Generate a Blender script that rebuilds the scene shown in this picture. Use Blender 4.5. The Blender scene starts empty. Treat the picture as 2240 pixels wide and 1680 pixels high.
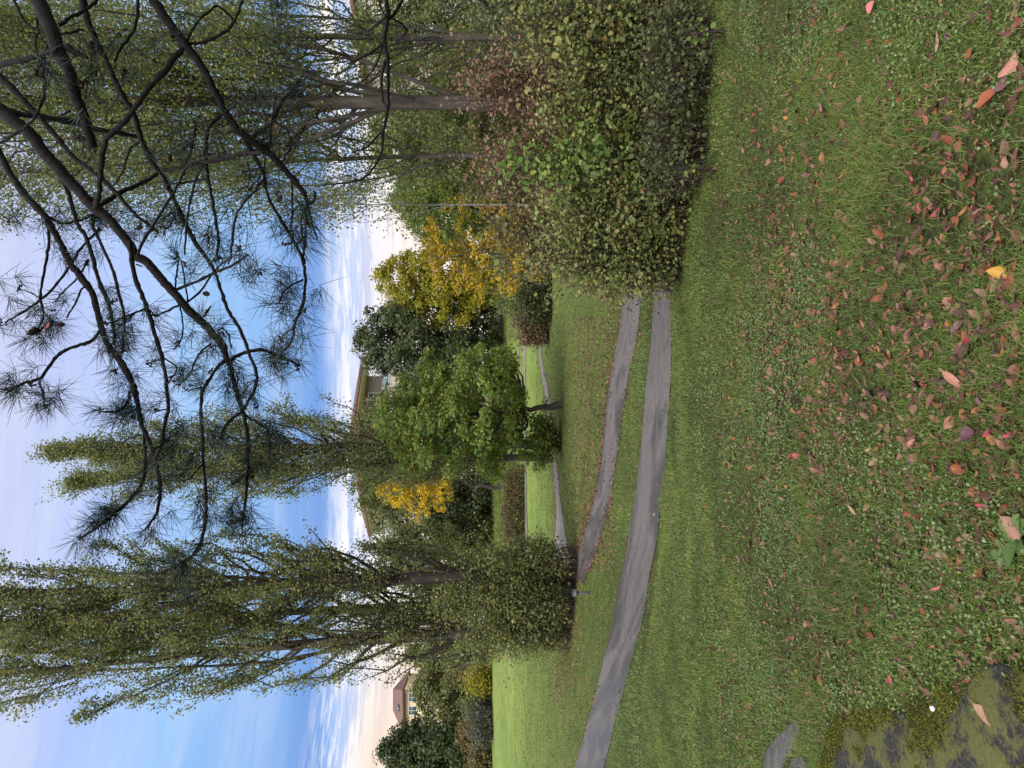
import bpy, math, random
import numpy as np
from mathutils import Matrix, Vector

R = math.radians
sc = bpy.context.scene
rng = np.random.default_rng(11)
random.seed(11)

# ------------------------------------------------------------------ camera
# the photograph is a portrait picture lying on its side: world "up" points to the picture's left
FPX, EYE = 1555.6, 1.6
cam_d = bpy.data.cameras.new("camera")
cam_d.sensor_width = 36.0
cam_d.sensor_fit = 'HORIZONTAL'
cam_d.lens = 36.0 * FPX / 2240.0
cam_d.clip_start, cam_d.clip_end = 0.05, 4000.0
cam = bpy.data.objects.new("camera", cam_d)
cam.matrix_world = Matrix(((0, 1, 0, 0), (0, 0, -1, 0), (-1, 0, 0, EYE), (0, 0, 0, 1)))
sc.collection.objects.link(cam)
sc.camera = cam

# ------------------------------------------------------------------ sky, sun, exposure
SUN_EL, SUN_AZ = 52.0, 205.0          # soft light through high cloud, from behind the camera
w = bpy.data.worlds.new("World")
sc.world = w
w.use_nodes = True
wt = w.node_tree
wt.nodes.clear()


def wn(kind, **kw):
    n = wt.nodes.new(kind)
    for k, v in kw.items():
        setattr(n, k, v)
    return n


def wl(a, b):
    wt.links.new(a, b)


def wmath(op, a, b=None, clamp=False):
    n = wn('ShaderNodeMath', operation=op, use_clamp=clamp)
    for i, v in enumerate((a, b)):
        if v is None:
            continue
        if isinstance(v, (int, float)):
            n.inputs[i].default_value = v
        else:
            wl(v, n.inputs[i])
    return n.outputs[0]


def wramp(src, stops, interp='LINEAR'):
    n = wn('ShaderNodeValToRGB')
    n.color_ramp.interpolation = interp
    el = n.color_ramp.elements
    while len(el) < len(stops):
        el.new(0.5)
    for e, (p, c) in zip(el, stops):
        e.position = p
        e.color = (c, c, c, 1) if isinstance(c, (int, float)) else (*c, 1)
    wl(src, n.inputs[0])
    return n.outputs[0]


def wmix(fac, a, b):
    n = wn('ShaderNodeMix', data_type='RGBA')
    for s, v in (('Factor', fac), ('A', a), ('B', b)):
        sock = [i for i in n.inputs if i.name == s and i.type == ('VALUE' if s == 'Factor' else 'RGBA')][0]
        if isinstance(v, (int, float)):
            sock.default_value = v
        elif isinstance(v, tuple):
            sock.default_value = (*v, 1)
        else:
            wl(v, sock)
    return [o for o in n.outputs if o.type == 'RGBA'][0]


geo = wn('ShaderNodeTexCoord')
sep = wn('ShaderNodeSeparateXYZ')
wl(geo.outputs['Generated'], sep.inputs[0])
zz = wmath('MAXIMUM', sep.outputs[2], 0.0)


def wnoise(scale, loc, sc_, det, rough=0.55, dist=0.0):
    m = wn('ShaderNodeMapping')
    m.inputs['Scale'].default_value = scale
    m.inputs['Location'].default_value = loc
    wl(geo.outputs['Generated'], m.inputs[0])
    n = wn('ShaderNodeTexNoise')
    n.inputs['Scale'].default_value = sc_
    n.inputs['Detail'].default_value = det
    n.inputs['Roughness'].default_value = rough
    n.inputs['Distortion'].default_value = dist
    wl(m.outputs[0], n.inputs['Vector'])
    return n.outputs[0]


n_big = wnoise((1.0, 1.0, 5.0), (3.1, 0.2, 0.4), 2.2, 3)
n_str = wnoise((1.0, 1.0, 9.0), (0.3, 1.7, 0.0), 3.4, 6, 0.62, 0.35)
n_fine = wnoise((1.6, 1.6, 16.0), (5.3, 0.7, 0.2), 6.0, 6, 0.65, 0.3)
zw = wmath('ADD', zz, wmath('MULTIPLY', wmath('SUBTRACT', n_big, 0.5), 0.10))
base = wramp(zw, [(0.0, (.74, .58, .48)), (.13, (.72, .60, .55)), (.185, (.58, .56, .66)), (.222, (.28, .42, .72)),
                  (.258, (.135, .275, .60)), (.31, (.19, .37, .70)), (.40, (.27, .47, .76)),
                  (.49, (.33, .45, .76)), (.58, (.46, .49, .73)), (1.0, (.38, .42, .66))])
# bright streaky cloud low in the sky, thin veils higher up
low = wramp(zz, [(0.0, 1.0), (.225, 1.0), (.258, 0.0)])
veil = wramp(zz, [(.25, 0.0), (.31, .35), (.42, .30), (.50, .45), (.58, .85), (1.0, .9)])
s1 = wramp(n_str, [(.40, 0.0), (.60, 1.0)])
s2 = wramp(n_fine, [(.45, 0.0), (.55, 1.0)])
lowmask = wmath('MULTIPLY', low, wmath('ADD', wmath('MULTIPLY', s1, .45), wmath('MULTIPLY', s2, .6)), clamp=True)
veilmask = wmath('MULTIPLY', veil, s1, clamp=True)
c1 = wmix(veilmask, base, (.52, .58, .74))
c2 = wmix(lowmask, c1, (.86, .81, .79))
glow = wmath('MULTIPLY', wramp(zz, [(.0, 1.0), (.17, .9), (.205, 0.0)]), wramp(wmath('ADD', wmath('MULTIPLY', sep.outputs[0], -1.0), .0), [(.28, 0.0), (.46, .85)]), clamp=True)
c2 = wmix(glow, c2, (.80, .60, .42))
# unseen sky behind the photographer and overhead, made brighter to light the foreground
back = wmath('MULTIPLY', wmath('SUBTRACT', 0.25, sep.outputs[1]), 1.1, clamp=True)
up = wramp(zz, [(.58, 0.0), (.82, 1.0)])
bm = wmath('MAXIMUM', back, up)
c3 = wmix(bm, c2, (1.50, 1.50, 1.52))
skyt = wn('ShaderNodeTexSky')
skyt.sky_type = 'NISHITA'
skyt.sun_disc = False
skyt.sun_elevation = R(SUN_EL)
skyt.sun_rotation = R(SUN_AZ)
SKY = 0.1
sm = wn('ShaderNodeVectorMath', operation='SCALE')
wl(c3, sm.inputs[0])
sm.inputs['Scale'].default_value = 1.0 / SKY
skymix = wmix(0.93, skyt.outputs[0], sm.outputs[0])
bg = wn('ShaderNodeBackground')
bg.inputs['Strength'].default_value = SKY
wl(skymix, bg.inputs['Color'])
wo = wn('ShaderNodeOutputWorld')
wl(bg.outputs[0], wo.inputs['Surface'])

sun_d = bpy.data.lights.new("sun", 'SUN')
sun_d.energy = 2.6
sun_d.angle = R(40)
sun_d.color = (1.0, .96, .90)
sun = bpy.data.objects.new("sun", sun_d)
_e, _a = R(SUN_EL), R(SUN_AZ)
sdir = Vector((math.sin(_a) * math.cos(_e), math.cos(_a) * math.cos(_e), math.sin(_e)))
sun.rotation_euler = sdir.to_track_quat('Z', 'Y').to_euler()
sc.collection.objects.link(sun)

sc.view_settings.view_transform = 'Standard'
sc.view_settings.look = 'None'
sc.view_settings.exposure = 0.45
sc.view_settings.gamma = 1.0
sc.render.engine = 'CYCLES'
sc.cycles.max_bounces = 6
sc.cycles.diffuse_bounces = 4
sc.cycles.transmission_bounces = 4

# ------------------------------------------------------------------ the lie of the land
CY = [-60, 0, 5.5, 8.2, 9.5, 13.5, 20, 28, 34, 50, 56, 70, 80, 100, 300, 3000]
CZ = [0, 0, 0, -.20, -.33, -.47, -.50, -.45, -.26, .57, 1.1, 3.45, 4.3, 5, 8, 8]
LY = [-60, 0, 5.5, 10, 15, 22, 38, 60, 66, 100, 300, 3000]
LZ = [0, 0, 0, -.10, -.15, -.03, 1.0, 3.49, 3.75, 4.4, 8, 8]
_yy = np.arange(-40, 320, .1)


def _smooth(Y, Z):
    z = np.interp(_yy, Y, Z)
    k = np.exp(-.5 * (np.arange(-40, 41) * .1 / 1.3) ** 2)
    k /= k.sum()
    return np.convolve(np.pad(z, 40, mode='edge'), k, 'valid')


_cz, _lz = _smooth(CY, CZ), _smooth(LY, LZ)


def ground(x, y):
    x, y = np.asarray(x, float), np.asarray(y, float)
    r = x / np.maximum(y, 4.0)
    t = np.clip((-.22 - r) / .19, 0, 1)
    t = t * t * (3 - 2 * t)
    z = np.interp(y, _yy, _cz) * (1 - t) + np.interp(y, _yy, _lz) * t
    fade = np.clip((60 - y) / 30, 0, 1) * np.clip((60 - np.abs(x)) / 30, 0, 1)
    return z + fade * (.012 * np.sin(x * 1.9 + .6 * y) * np.sin(y * 1.3 + 1) + .02 * np.sin(x * .7 + 2) * np.sin(y * .5))


def P(sx, sy, d):
    """the point at depth d seen at pixel (sx, sy) of the 2240 x 1680 photograph"""
    return np.array(((840 - sy) / FPX * d, d, EYE + (1120 - sx) / FPX * d))


def cast(sx, sy):
    """where rays through photo pixels meet the ground (vectorised)"""
    sx, sy = np.atleast_1d(np.asarray(sx, float)), np.atleast_1d(np.asarray(sy, float))
    D = np.geomspace(1.6, 110, 500)
    X = (840 - sy)[:, None] / FPX * D[None]
    Z = EYE + (1120 - sx)[:, None] / FPX * D[None]
    H = Z - ground(X, np.broadcast_to(D[None], X.shape))
    below = H < 0
    k = np.where(below.any(1), below.argmax(1), len(D) - 1)
    k = np.maximum(k, 1)
    i = np.arange(len(sx))
    h0, h1 = H[i, k - 1], H[i, k]
    t = np.clip(h0 / np.maximum(h0 - h1, 1e-9), 0, 1)
    d = D[k - 1] + t * (D[k] - D[k - 1])
    x = (840 - sy) / FPX * d
    return np.stack((x, d, ground(x, d)), 1)


DS = 2240 / 2212.0     # the enlarged view was 2212 px wide


def on(sx, d):
    """foot on the ground at lateral pixel row sy=sx and depth d"""
    x = (840 - sx) / FPX * d
    return np.array((x, d, float(ground(x, d))))


# ------------------------------------------------------------------ mesh helpers
COL = sc.collection


def mesh_obj(name, verts, faces, mat, parent=None, smooth=False):
    """faces: list of (M,k) integer arrays"""
    me = bpy.data.meshes.new(name)
    verts = np.asarray(verts, np.float32)
    faces = [np.asarray(f, np.int32) for f in (faces if isinstance(faces, list) else [faces]) if len(f)]
    me.vertices.add(len(verts))
    me.vertices.foreach_set('co', verts.ravel())
    nl = sum(f.size for f in faces)
    me.loops.add(nl)
    me.loops.foreach_set('vertex_index', np.concatenate([f.ravel() for f in faces]))
    tot = np.concatenate([np.full(len(f), f.shape[1], np.int32) for f in faces])
    me.polygons.add(len(tot))
    st = np.concatenate(([0], np.cumsum(tot)[:-1])).astype(np.int32)
    me.polygons.foreach_set('loop_start', st)
    me.polygons.foreach_set('loop_total', tot)
    if smooth:
        me.polygons.foreach_set('use_smooth', np.ones(len(tot), bool))
    me.update(calc_edges=True)
    me.validate()
    if mat:
        me.materials.append(mat)
    o = bpy.data.objects.new(name, me)
    COL.objects.link(o)
    if parent is not None:
        o.parent = parent
    return o


class MB:
    """collects tubes, boxes and loose polygons into one mesh"""

    def __init__(s):
        s.v, s.f, s.n = [], {}, 0

    def add(s, v, f):
        v = np.asarray(v, float)
        f = np.asarray(f, int)
        s.v.append(v)
        s.f.setdefault(f.shape[1], []).append(f + s.n)
        s.n += len(v)

    def box(s, lo, hi, M=None):
        x0, y0, z0 = lo
        x1, y1, z1 = hi
        v = np.array([(x0, y0, z0), (x1, y0, z0), (x1, y1, z0), (x0, y1, z0), (x0, y0, z1), (x1, y0, z1), (x1, y1, z1), (x0, y1, z1)], float)
        if M is not None:
            v = v @ np.array(M.to_3x3()).T + np.array(M.translation)
        s.add(v, [(0, 3, 2, 1), (4, 5, 6, 7), (0, 1, 5, 4), (1, 2, 6, 5), (2, 3, 7, 6), (3, 0, 4, 7)])

    def tube(s, pts, rad, sides=6, cap=True):
        pts = np.asarray(pts, float)
        rad = np.broadcast_to(np.asarray(rad, float), (len(pts),))
        tan = np.gradient(pts, axis=0)
        tan /= np.linalg.norm(tan, axis=1)[:, None] + 1e-12
        ref = np.array((0, 0, 1.)) if abs(tan[0, 2]) < .9 else np.array((1., 0, 0))
        a = np.cross(tan[0], ref)
        a /= np.linalg.norm(a)
        A = []
        for t in tan:
            a = a - t * a.dot(t)
            a /= np.linalg.norm(a) + 1e-12
            A.append(a)
        A = np.array(A)
        B = np.cross(tan, A)
        th = np.linspace(0, 2 * math.pi, sides, endpoint=False)
        ring = pts[:, None] + rad[:, None, None] * (np.cos(th)[None, :, None] * A[:, None] + np.sin(th)[None, :, None] * B[:, None])
        n = len(pts)
        i, j = np.meshgrid(np.arange(n - 1), np.arange(sides), indexing='ij')
        j2 = (j + 1) % sides
        f = np.stack((i * sides + j, i * sides + j2, (i + 1) * sides + j2, (i + 1) * sides + j), -1).reshape(-1, 4)
        s.add(ring.reshape(-1, 3), f)
        if cap:
            for e in (0, n - 1):
                k = s.n - n * sides + e * sides
                idx = np.arange(sides) + k
                if e == 0:
                    idx = idx[::-1]
                s.f.setdefault(sides, []).append(idx[None])

    def build(s, name, mat, parent=None, smooth=False, origin=None):
        v = np.concatenate(s.v)
        if origin is not None:
            v = v - np.asarray(origin)
        return mesh_obj(name, v, [np.concatenate(x) for x in s.f.values()], mat, parent, smooth)


def unit(v):
    return v / (np.linalg.norm(v, axis=-1, keepdims=True) + 1e-12)


def leaves(cent, nrm, length, width, g=rng, fold=.25, droop=None):
    """folded pointed leaves: 6 vertices and 2 quads each"""
    n = len(cent)
    L = np.broadcast_to(np.asarray(length, float), (n,))[:, None]
    W = np.broadcast_to(np.asarray(width, float), (n,))[:, None]
    nrm = unit(nrm)
    a = g.normal(size=(n, 3))
    if droop is not None:
        a = a * (1 - droop) + np.array((0, 0, -1.6)) * droop
    a = unit(a - nrm * (a * nrm).sum(1, keepdims=True))
    b = np.cross(nrm, a)
    up = nrm * W * fold
    V = np.stack((cent - a * L * .5, cent - a * L * .18 + b * W * .5 + up, cent + a * L * .2 + b * W * .42 + up, cent + a * L * .5,
                  cent + a * L * .2 - b * W * .42 + up, cent - a * L * .18 - b * W * .5 + up), 1)
    k = (np.arange(n) * 6)[:, None]
    F = np.concatenate((k + np.array([[0, 3, 2, 1]]), k + np.array([[0, 5, 4, 3]])))
    return V.reshape(-1, 3), F


def diamonds(cent, nrm, length, width, g=rng):
    n = len(cent)
    L = np.broadcast_to(np.asarray(length, float), (n,))[:, None]
    W = np.broadcast_to(np.asarray(width, float), (n,))[:, None]
    nrm = unit(nrm)
    a = g.normal(size=(n, 3))
    a = unit(a - nrm * (a * nrm).sum(1, keepdims=True))
    b = np.cross(nrm, a)
    V = np.stack((cent - a * L * .5, cent + b * W * .5 - a * L * .08, cent + a * L * .5, cent - b * W * .5 - a * L * .08), 1)
    F = np.arange(n * 4).reshape(n, 4)
    return V.reshape(-1, 3), F


def spline(pts, sub=5):
    """Catmull-Rom through points (any number of columns)"""
    p = np.asarray(pts, float)
    if len(p) < 3:
        t = np.linspace(0, 1, sub + 1)[:, None]
        return p[0] * (1 - t) + p[1] * t
    q = np.vstack((2 * p[0] - p[1], p, 2 * p[-1] - p[-2]))
    out = []
    for i in range(1, len(q) - 2):
        for t in np.linspace(0, 1, sub, endpoint=False):
            t2, t3 = t * t, t ** 3
            out.append(.5 * (2 * q[i] + (q[i + 1] - q[i - 1]) * t + (2 * q[i - 1] - 5 * q[i] + 4 * q[i + 1] - q[i + 2]) * t2
                             + (3 * q[i] - q[i - 1] - 3 * q[i + 1] + q[i + 2]) * t3))
    out.append(p[-1])
    return np.array(out)


def inside(px, py, poly):
    poly = np.asarray(poly)
    c = np.zeros(len(px), bool)
    j = len(poly) - 1
    for i in range(len(poly)):
        xi, yi = poly[i][:2]
        xj, yj = poly[j][:2]
        m = ((yi > py) != (yj > py)) & (px < (xj - xi) * (py - yi) / (yj - yi + 1e-12) + xi)
        c ^= m
        j = i
    return c


_nz = np.random.default_rng(5).random((64, 64))


def vnoise(x, y):
    x0, y0 = np.floor(x).astype(int), np.floor(y).astype(int)
    fx, fy = x - x0, y - y0
    fx, fy = fx * fx * (3 - 2 * fx), fy * fy * (3 - 2 * fy)
    g = lambda i, j: _nz[(x0 + i) % 64, (y0 + j) % 64]
    return (g(0, 0) * (1 - fx) + g(1, 0) * fx) * (1 - fy) + (g(0, 1) * (1 - fx) + g(1, 1) * fx) * fy


def tag(o, label=None, cat=None, group=None, kind=None):
    for k, v in (('label', label), ('category', cat), ('group', group), ('kind', kind)):
        if v:
            o[k] = v
    return o


def thing(name, label, cat, loc=(0, 0, 0), group=None):
    o = bpy.data.objects.new(name, None)
    o.empty_display_size = .3
    COL.objects.link(o)
    o.location = tuple(float(c) for c in loc)
    return tag(o, label, cat, group)


# ------------------------------------------------------------------ materials
def mat_new(name):
    m = bpy.data.materials.new(name)
    m.use_nodes = True
    t = m.node_tree
    t.nodes.clear()
    out = t.nodes.new('ShaderNodeOutputMaterial')
    return m, t, out


def ramp_node(t, src, stops):
    n = t.nodes.new('ShaderNodeValToRGB')
    el = n.color_ramp.elements
    while len(el) < len(stops):
        el.new(.5)
    for e, (p, c) in zip(el, stops):
        e.position = p
        e.color = (c, c, c, 1) if isinstance(c, (int, float)) else (*c, 1)
    t.links.new(src, n.inputs[0])
    return n.outputs[0]


def noise_node(t, scale, detail=3, rough=.55, vec=None, mscale=None, dist=0):
    if vec is None:
        vec = t.nodes.new('ShaderNodeTexCoord').outputs['Object']
    if mscale:
        mp = t.nodes.new('ShaderNodeMapping')
        mp.inputs['Scale'].default_value = mscale
        t.links.new(vec, mp.inputs[0])
        vec = mp.outputs[0]
    n = t.nodes.new('ShaderNodeTexNoise')
    n.inputs['Scale'].default_value = scale
    n.inputs['Detail'].default_value = detail
    n.inputs['Roughness'].default_value = rough
    n.inputs['Distortion'].default_value = dist
    t.links.new(vec, n.inputs['Vector'])
    return n.outputs[0]


def mix_node(t, fac, a, b, mode='MIX'):
    n = t.nodes.new('ShaderNodeMix')
    n.data_type = 'RGBA'
    n.blend_type = mode
    for i, v in ((0, fac), (6, a), (7, b)):
        if isinstance(v, (int, float)):
            n.inputs[i].default_value = v
        elif isinstance(v, tuple):
            n.inputs[i].default_value = (*v, 1)
        else:
            t.links.new(v, n.inputs[i])
    return n.outputs[2]


def princ(t, col, rough=.7, spec=.3, bump=None, bstr=.3, bdist=.02):
    p = t.nodes.new('ShaderNodeBsdfPrincipled')
    if isinstance(col, tuple):
        p.inputs['Base Color'].default_value = (*col, 1)
    else:
        t.links.new(col, p.inputs['Base Color'])
    if isinstance(rough, (int, float)):
        p.inputs['Roughness'].default_value = rough
    else:
        t.links.new(rough, p.inputs['Roughness'])
    p.inputs['Specular IOR Level'].default_value = spec
    if bump is not None:
        b = t.nodes.new('ShaderNodeBump')
        b.inputs['Strength'].default_value = bstr
        b.inputs['Distance'].default_value = bdist
        t.links.new(bump, b.inputs['Height'])
        t.links.new(b.outputs[0], p.inputs['Normal'])
    return p


def leaf_mat(name, stops, trans=.35, rough=.5, patch=.6, pscale=.6, spec=.25):
    """colour varies from leaf to leaf, and from one bough to the next"""
    m, t, out = mat_new(name)
    g = t.nodes.new('ShaderNodeNewGeometry')
    col = ramp_node(t, g.outputs['Random Per Island'], stops)
    n = noise_node(t, pscale, 2)
    shift = ramp_node(t, n, [(.3, (1 - .45 * patch, 1 - .40 * patch, 1 - .45 * patch)), (.7, (1 + .35 * patch, 1 + .3 * patch, 1.0))])
    col = mix_node(t, 1.0, col, shift, 'MULTIPLY')
    p = princ(t, col, rough, spec)
    tr = t.nodes.new('ShaderNodeBsdfTranslucent')
    t.links.new(col, tr.inputs['Color'])
    mx = t.nodes.new('ShaderNodeMixShader')
    mx.inputs[0].default_value = trans
    t.links.new(p.outputs[0], mx.inputs[1])
    t.links.new(tr.outputs[0], mx.inputs[2])
    t.links.new(mx.outputs[0], out.inputs['Surface'])
    return m


def noise_mat(name, stops, scale=8, detail=5, rough=.85, spec=.2, bstr=.4, bdist=.02, mscale=None, dist=0):
    m, t, out = mat_new(name)
    n = noise_node(t, scale, detail, .6, None, mscale, dist)
    col = ramp_node(t, n, stops)
    p = princ(t, col, rough, spec, n, bstr, bdist)
    t.links.new(p.outputs[0], out.inputs['Surface'])
    return m


MT = {}
MT['bark_grey'] = noise_mat('bark_grey', [(.3, (.03, .026, .022)), (.5, (.075, .066, .056)), (.72, (.15, .135, .115))], 6, 6, mscale=(1, 1, .25), bstr=.8)
MT['bark_dark'] = noise_mat('bark_dark', [(.3, (.018, .015, .013)), (.6, (.06, .05, .042)), (.8, (.10, .085, .07))], 7, 6, mscale=(1, 1, .25), bstr=.9, bdist=.05)
MT['bark_pale'] = noise_mat('bark_pale', [(.3, (.07, .065, .06)), (.5, (.17, .165, .155)), (.7, (.27, .265, .25))], 9, 5, mscale=(1, 1, .6))
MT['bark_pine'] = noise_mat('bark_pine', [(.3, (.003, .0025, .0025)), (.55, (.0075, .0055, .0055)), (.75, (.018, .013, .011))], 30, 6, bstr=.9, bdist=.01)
MT['twig'] = noise_mat('twig', [(.3, (.022, .016, .013)), (.7, (.075, .052, .042))], 20, 3)
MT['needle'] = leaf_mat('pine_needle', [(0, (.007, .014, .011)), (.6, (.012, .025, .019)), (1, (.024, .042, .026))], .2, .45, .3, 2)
MT['cone'] = noise_mat('pine_cone', [(.3, (.014, .010, .009)), (.7, (.06, .04, .032))], 60, 3)

MT['poplar'] = leaf_mat('poplar_leaf', [(0, (.105, .142, .050)), (.35, (.158, .198, .074)), (.7, (.215, .242, .095)), (.92, (.28, .26, .08)), (1, (.35, .25, .05))], .5, .35, .5, .9, .4)
MT['poplar_right'] = leaf_mat('black_poplar_leaf', [(0, (.110, .155, .048)), (.4, (.160, .215, .070)), (.75, (.215, .250, .085)), (.93, (.30, .26, .07)), (1, (.36, .22, .035))], .55, .35, .5, .7, .4)
MT['maple'] = leaf_mat('maple_leaf', [(0, (.095, .165, .042)), (.4, (.14, .225, .057)), (.72, (.21, .265, .060)), (.9, (.27, .27, .05)), (1, (.30, .22, .03))], .45, .4, .6, 1.1)
MT['dark'] = leaf_mat('hornbeam_leaf', [(0, (.034, .056, .026)), (.6, (.066, .094, .042)), (.9, (.11, .125, .05)), (1, (.15, .12, .045))], .22, .45, .5, .45)
MT['yellowgreen'] = leaf_mat('yellow_green_leaf', [(0, (.17, .185, .024)), (.5, (.28, .265, .030)), (1, (.40, .31, .03))], .4, .5, .5, .5)
MT['orange'] = leaf_mat('orange_leaf', [(0, (.26, .23, .028)), (.4, (.42, .31, .028)), (.8, (.55, .31, .03)), (1, (.20, .22, .04))], .45, .45, .4, 1.2)
MT['yellow'] = leaf_mat('bright_yellow_leaf', [(0, (.50, .34, .012)), (.5, (.68, .41, .012)), (1, (.36, .32, .025))], .4, .5, .35, 1.0)
MT['willow'] = leaf_mat('light_green_leaf', [(0, (.085, .130, .022)), (.5, (.125, .175, .032)), (1, (.19, .21, .04))], .45, .5, .5, .6)
MT['olive'] = leaf_mat('olive_leaf', [(0, (.085, .110, .038)), (.5, (.135, .160, .056)), (1, (.20, .20, .075))], .35, .5, .6, .5)
MT['greyleaf'] = leaf_mat('grey_green_leaf', [(0, (.065, .075, .055)), (1, (.12, .13, .095))], .3, .6, .5, .6)
MT['tan'] = leaf_mat('tan_leaf', [(0, (.12, .085, .035)), (1, (.24, .17, .065))], .3, .6, .5, .6)
MT['snow'] = leaf_mat('snowberry_leaf', [(0, (.090, .115, .034)), (.35, (.155, .185, .060)), (.75, (.22, .250, .088)), (.92, (.30, .27, .085)), (1, (.28, .15, .065))], .35, .5, .45, 1.6)
MT['snow_dark'] = leaf_mat('dark_shrub_leaf', [(0, (.042, .054, .020)), (.6, (.082, .098, .038)), (1, (.15, .16, .07))], .3, .5, .5, 1.6)
MT['fresh'] = leaf_mat('fresh_green_leaf', [(0, (.10, .17, .035)), (.5, (.155, .24, .055)), (.9, (.22, .30, .085)), (1, (.30, .27, .06))], .4, .45, .45, 1.6)
MT['rust'] = leaf_mat('rusty_leaf', [(0, (.13, .068, .05)), (.4, (.20, .112, .08)), (.7, (.25, .155, .10)), (.85, (.15, .16, .055)), (1, (.25, .09, .09))], .3, .55, .55, 1.6)
MT['hedge'] = leaf_mat('hedge_leaf', [(0, (.10, .078, .042)), (.5, (.17, .135, .07)), (1, (.21, .20, .07))], .3, .6, .6, .8)
MT['grasslong'] = leaf_mat('long_grass', [(0, (.10, .14, .035)), (.6, (.16, .22, .05)), (1, (.25, .26, .09))], .3, .6, .5, .5)

MT['blade'] = leaf_mat('grass_blade', [(0, (.078, .135, .027)), (.45, (.120, .195, .042)), (.76, (.180, .238, .064)), (.88, (.23, .20, .10)), (1, (.31, .25, .15))], .4, .5, .8, 1.3, .2)
MT['weed'] = leaf_mat('lawn_weed_leaf', [(0, (.070, .115, .034)), (.5, (.105, .165, .052)), (.85, (.155, .205, .085)), (1, (.22, .24, .13))], .3, .5, .5, 1.1)
MT['moss'] = leaf_mat('moss', [(0, (.055, .065, .012)), (.6, (.10, .108, .016)), (1, (.16, .15, .028))], .3, .85, .7, 9)
LEAFC = {
    'tan': [(0, (.20, .105, .068)), (1, (.30, .17, .115))], 'brown': [(0, (.032, .015, .011)), (1, (.085, .038, .026))],
    'rust': [(0, (.14, .032, .014)), (1, (.23, .065, .026))], 'pink': [(0, (.42, .11, .12)), (1, (.50, .15, .14))],
    'salmon': [(0, (.30, .135, .095)), (1, (.37, .17, .125))], 'purple': [(0, (.075, .035, .042)), (1, (.15, .07, .08))],
    'orange': [(0, (.30, .12, .03)), (1, (.36, .155, .04))], 'yellow': [(0, (.36, .20, .03)), (1, (.42, .24, .04))],
    'crimson': [(0, (.24, .035, .05)), (1, (.33, .05, .08))]}
for k, st in LEAFC.items():
    m, t, out = mat_new('fallen_leaf_' + k)
    n1 = noise_node(t, 26, 4, .6)
    oi = t.nodes.new('ShaderNodeObjectInfo')
    cc = mix_node(t, oi.outputs['Random'], st[0][1], st[1][1])
    cc = mix_node(t, 1.0, cc, ramp_node(t, n1, [(.35, (.55, .5, .5)), (.5, (1, 1, 1)), (.7, (1.15, 1.1, 1.1))]), 'MULTIPLY')
    p = princ(t, cc, .55, .3, n1, .4, .004)
    t.links.new(p.outputs[0], out.inputs['Surface'])
    MT['fl_' + k] = m
MT['litter'] = leaf_mat('leaf_litter', [(0, (.035, .015, .012)), (.3, (.085, .034, .027)), (.55, (.135, .056, .042)), (.78, (.23, .120, .092)), (.92, (.19, .042, .027)), (1, (.30, .15, .06))], .15, .6, .3, .8)


# ground
m, t, out = mat_new('lawn')
tc = t.nodes.new('ShaderNodeTexCoord')
sp = t.nodes.new('ShaderNodeSeparateXYZ')
t.links.new(tc.outputs['Object'], sp.inputs[0])
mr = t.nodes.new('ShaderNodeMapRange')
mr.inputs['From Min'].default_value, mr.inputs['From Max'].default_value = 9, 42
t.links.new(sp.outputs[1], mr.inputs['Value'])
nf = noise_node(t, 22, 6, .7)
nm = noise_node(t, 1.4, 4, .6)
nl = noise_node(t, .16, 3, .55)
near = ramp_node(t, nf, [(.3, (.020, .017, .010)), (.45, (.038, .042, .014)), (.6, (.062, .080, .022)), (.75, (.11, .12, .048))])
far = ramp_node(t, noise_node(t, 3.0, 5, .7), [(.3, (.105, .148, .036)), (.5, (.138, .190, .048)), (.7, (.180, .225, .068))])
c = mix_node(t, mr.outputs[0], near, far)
c = mix_node(t, 1.0, c, ramp_node(t, nm, [(.3, (.75, .78, .75)), (.7, (1.2, 1.15, 1.1))]), 'MULTIPLY')
c = mix_node(t, 1.0, c, ramp_node(t, nl, [(.35, (.85, .9, .85)), (.65, (1.15, 1.08, 1.1))]), 'MULTIPLY')
p = princ(t, c, .9, .1, nf, .8, .05)
t.links.new(p.outputs[0], out.inputs['Surface'])
MT['lawn'] = m

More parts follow.
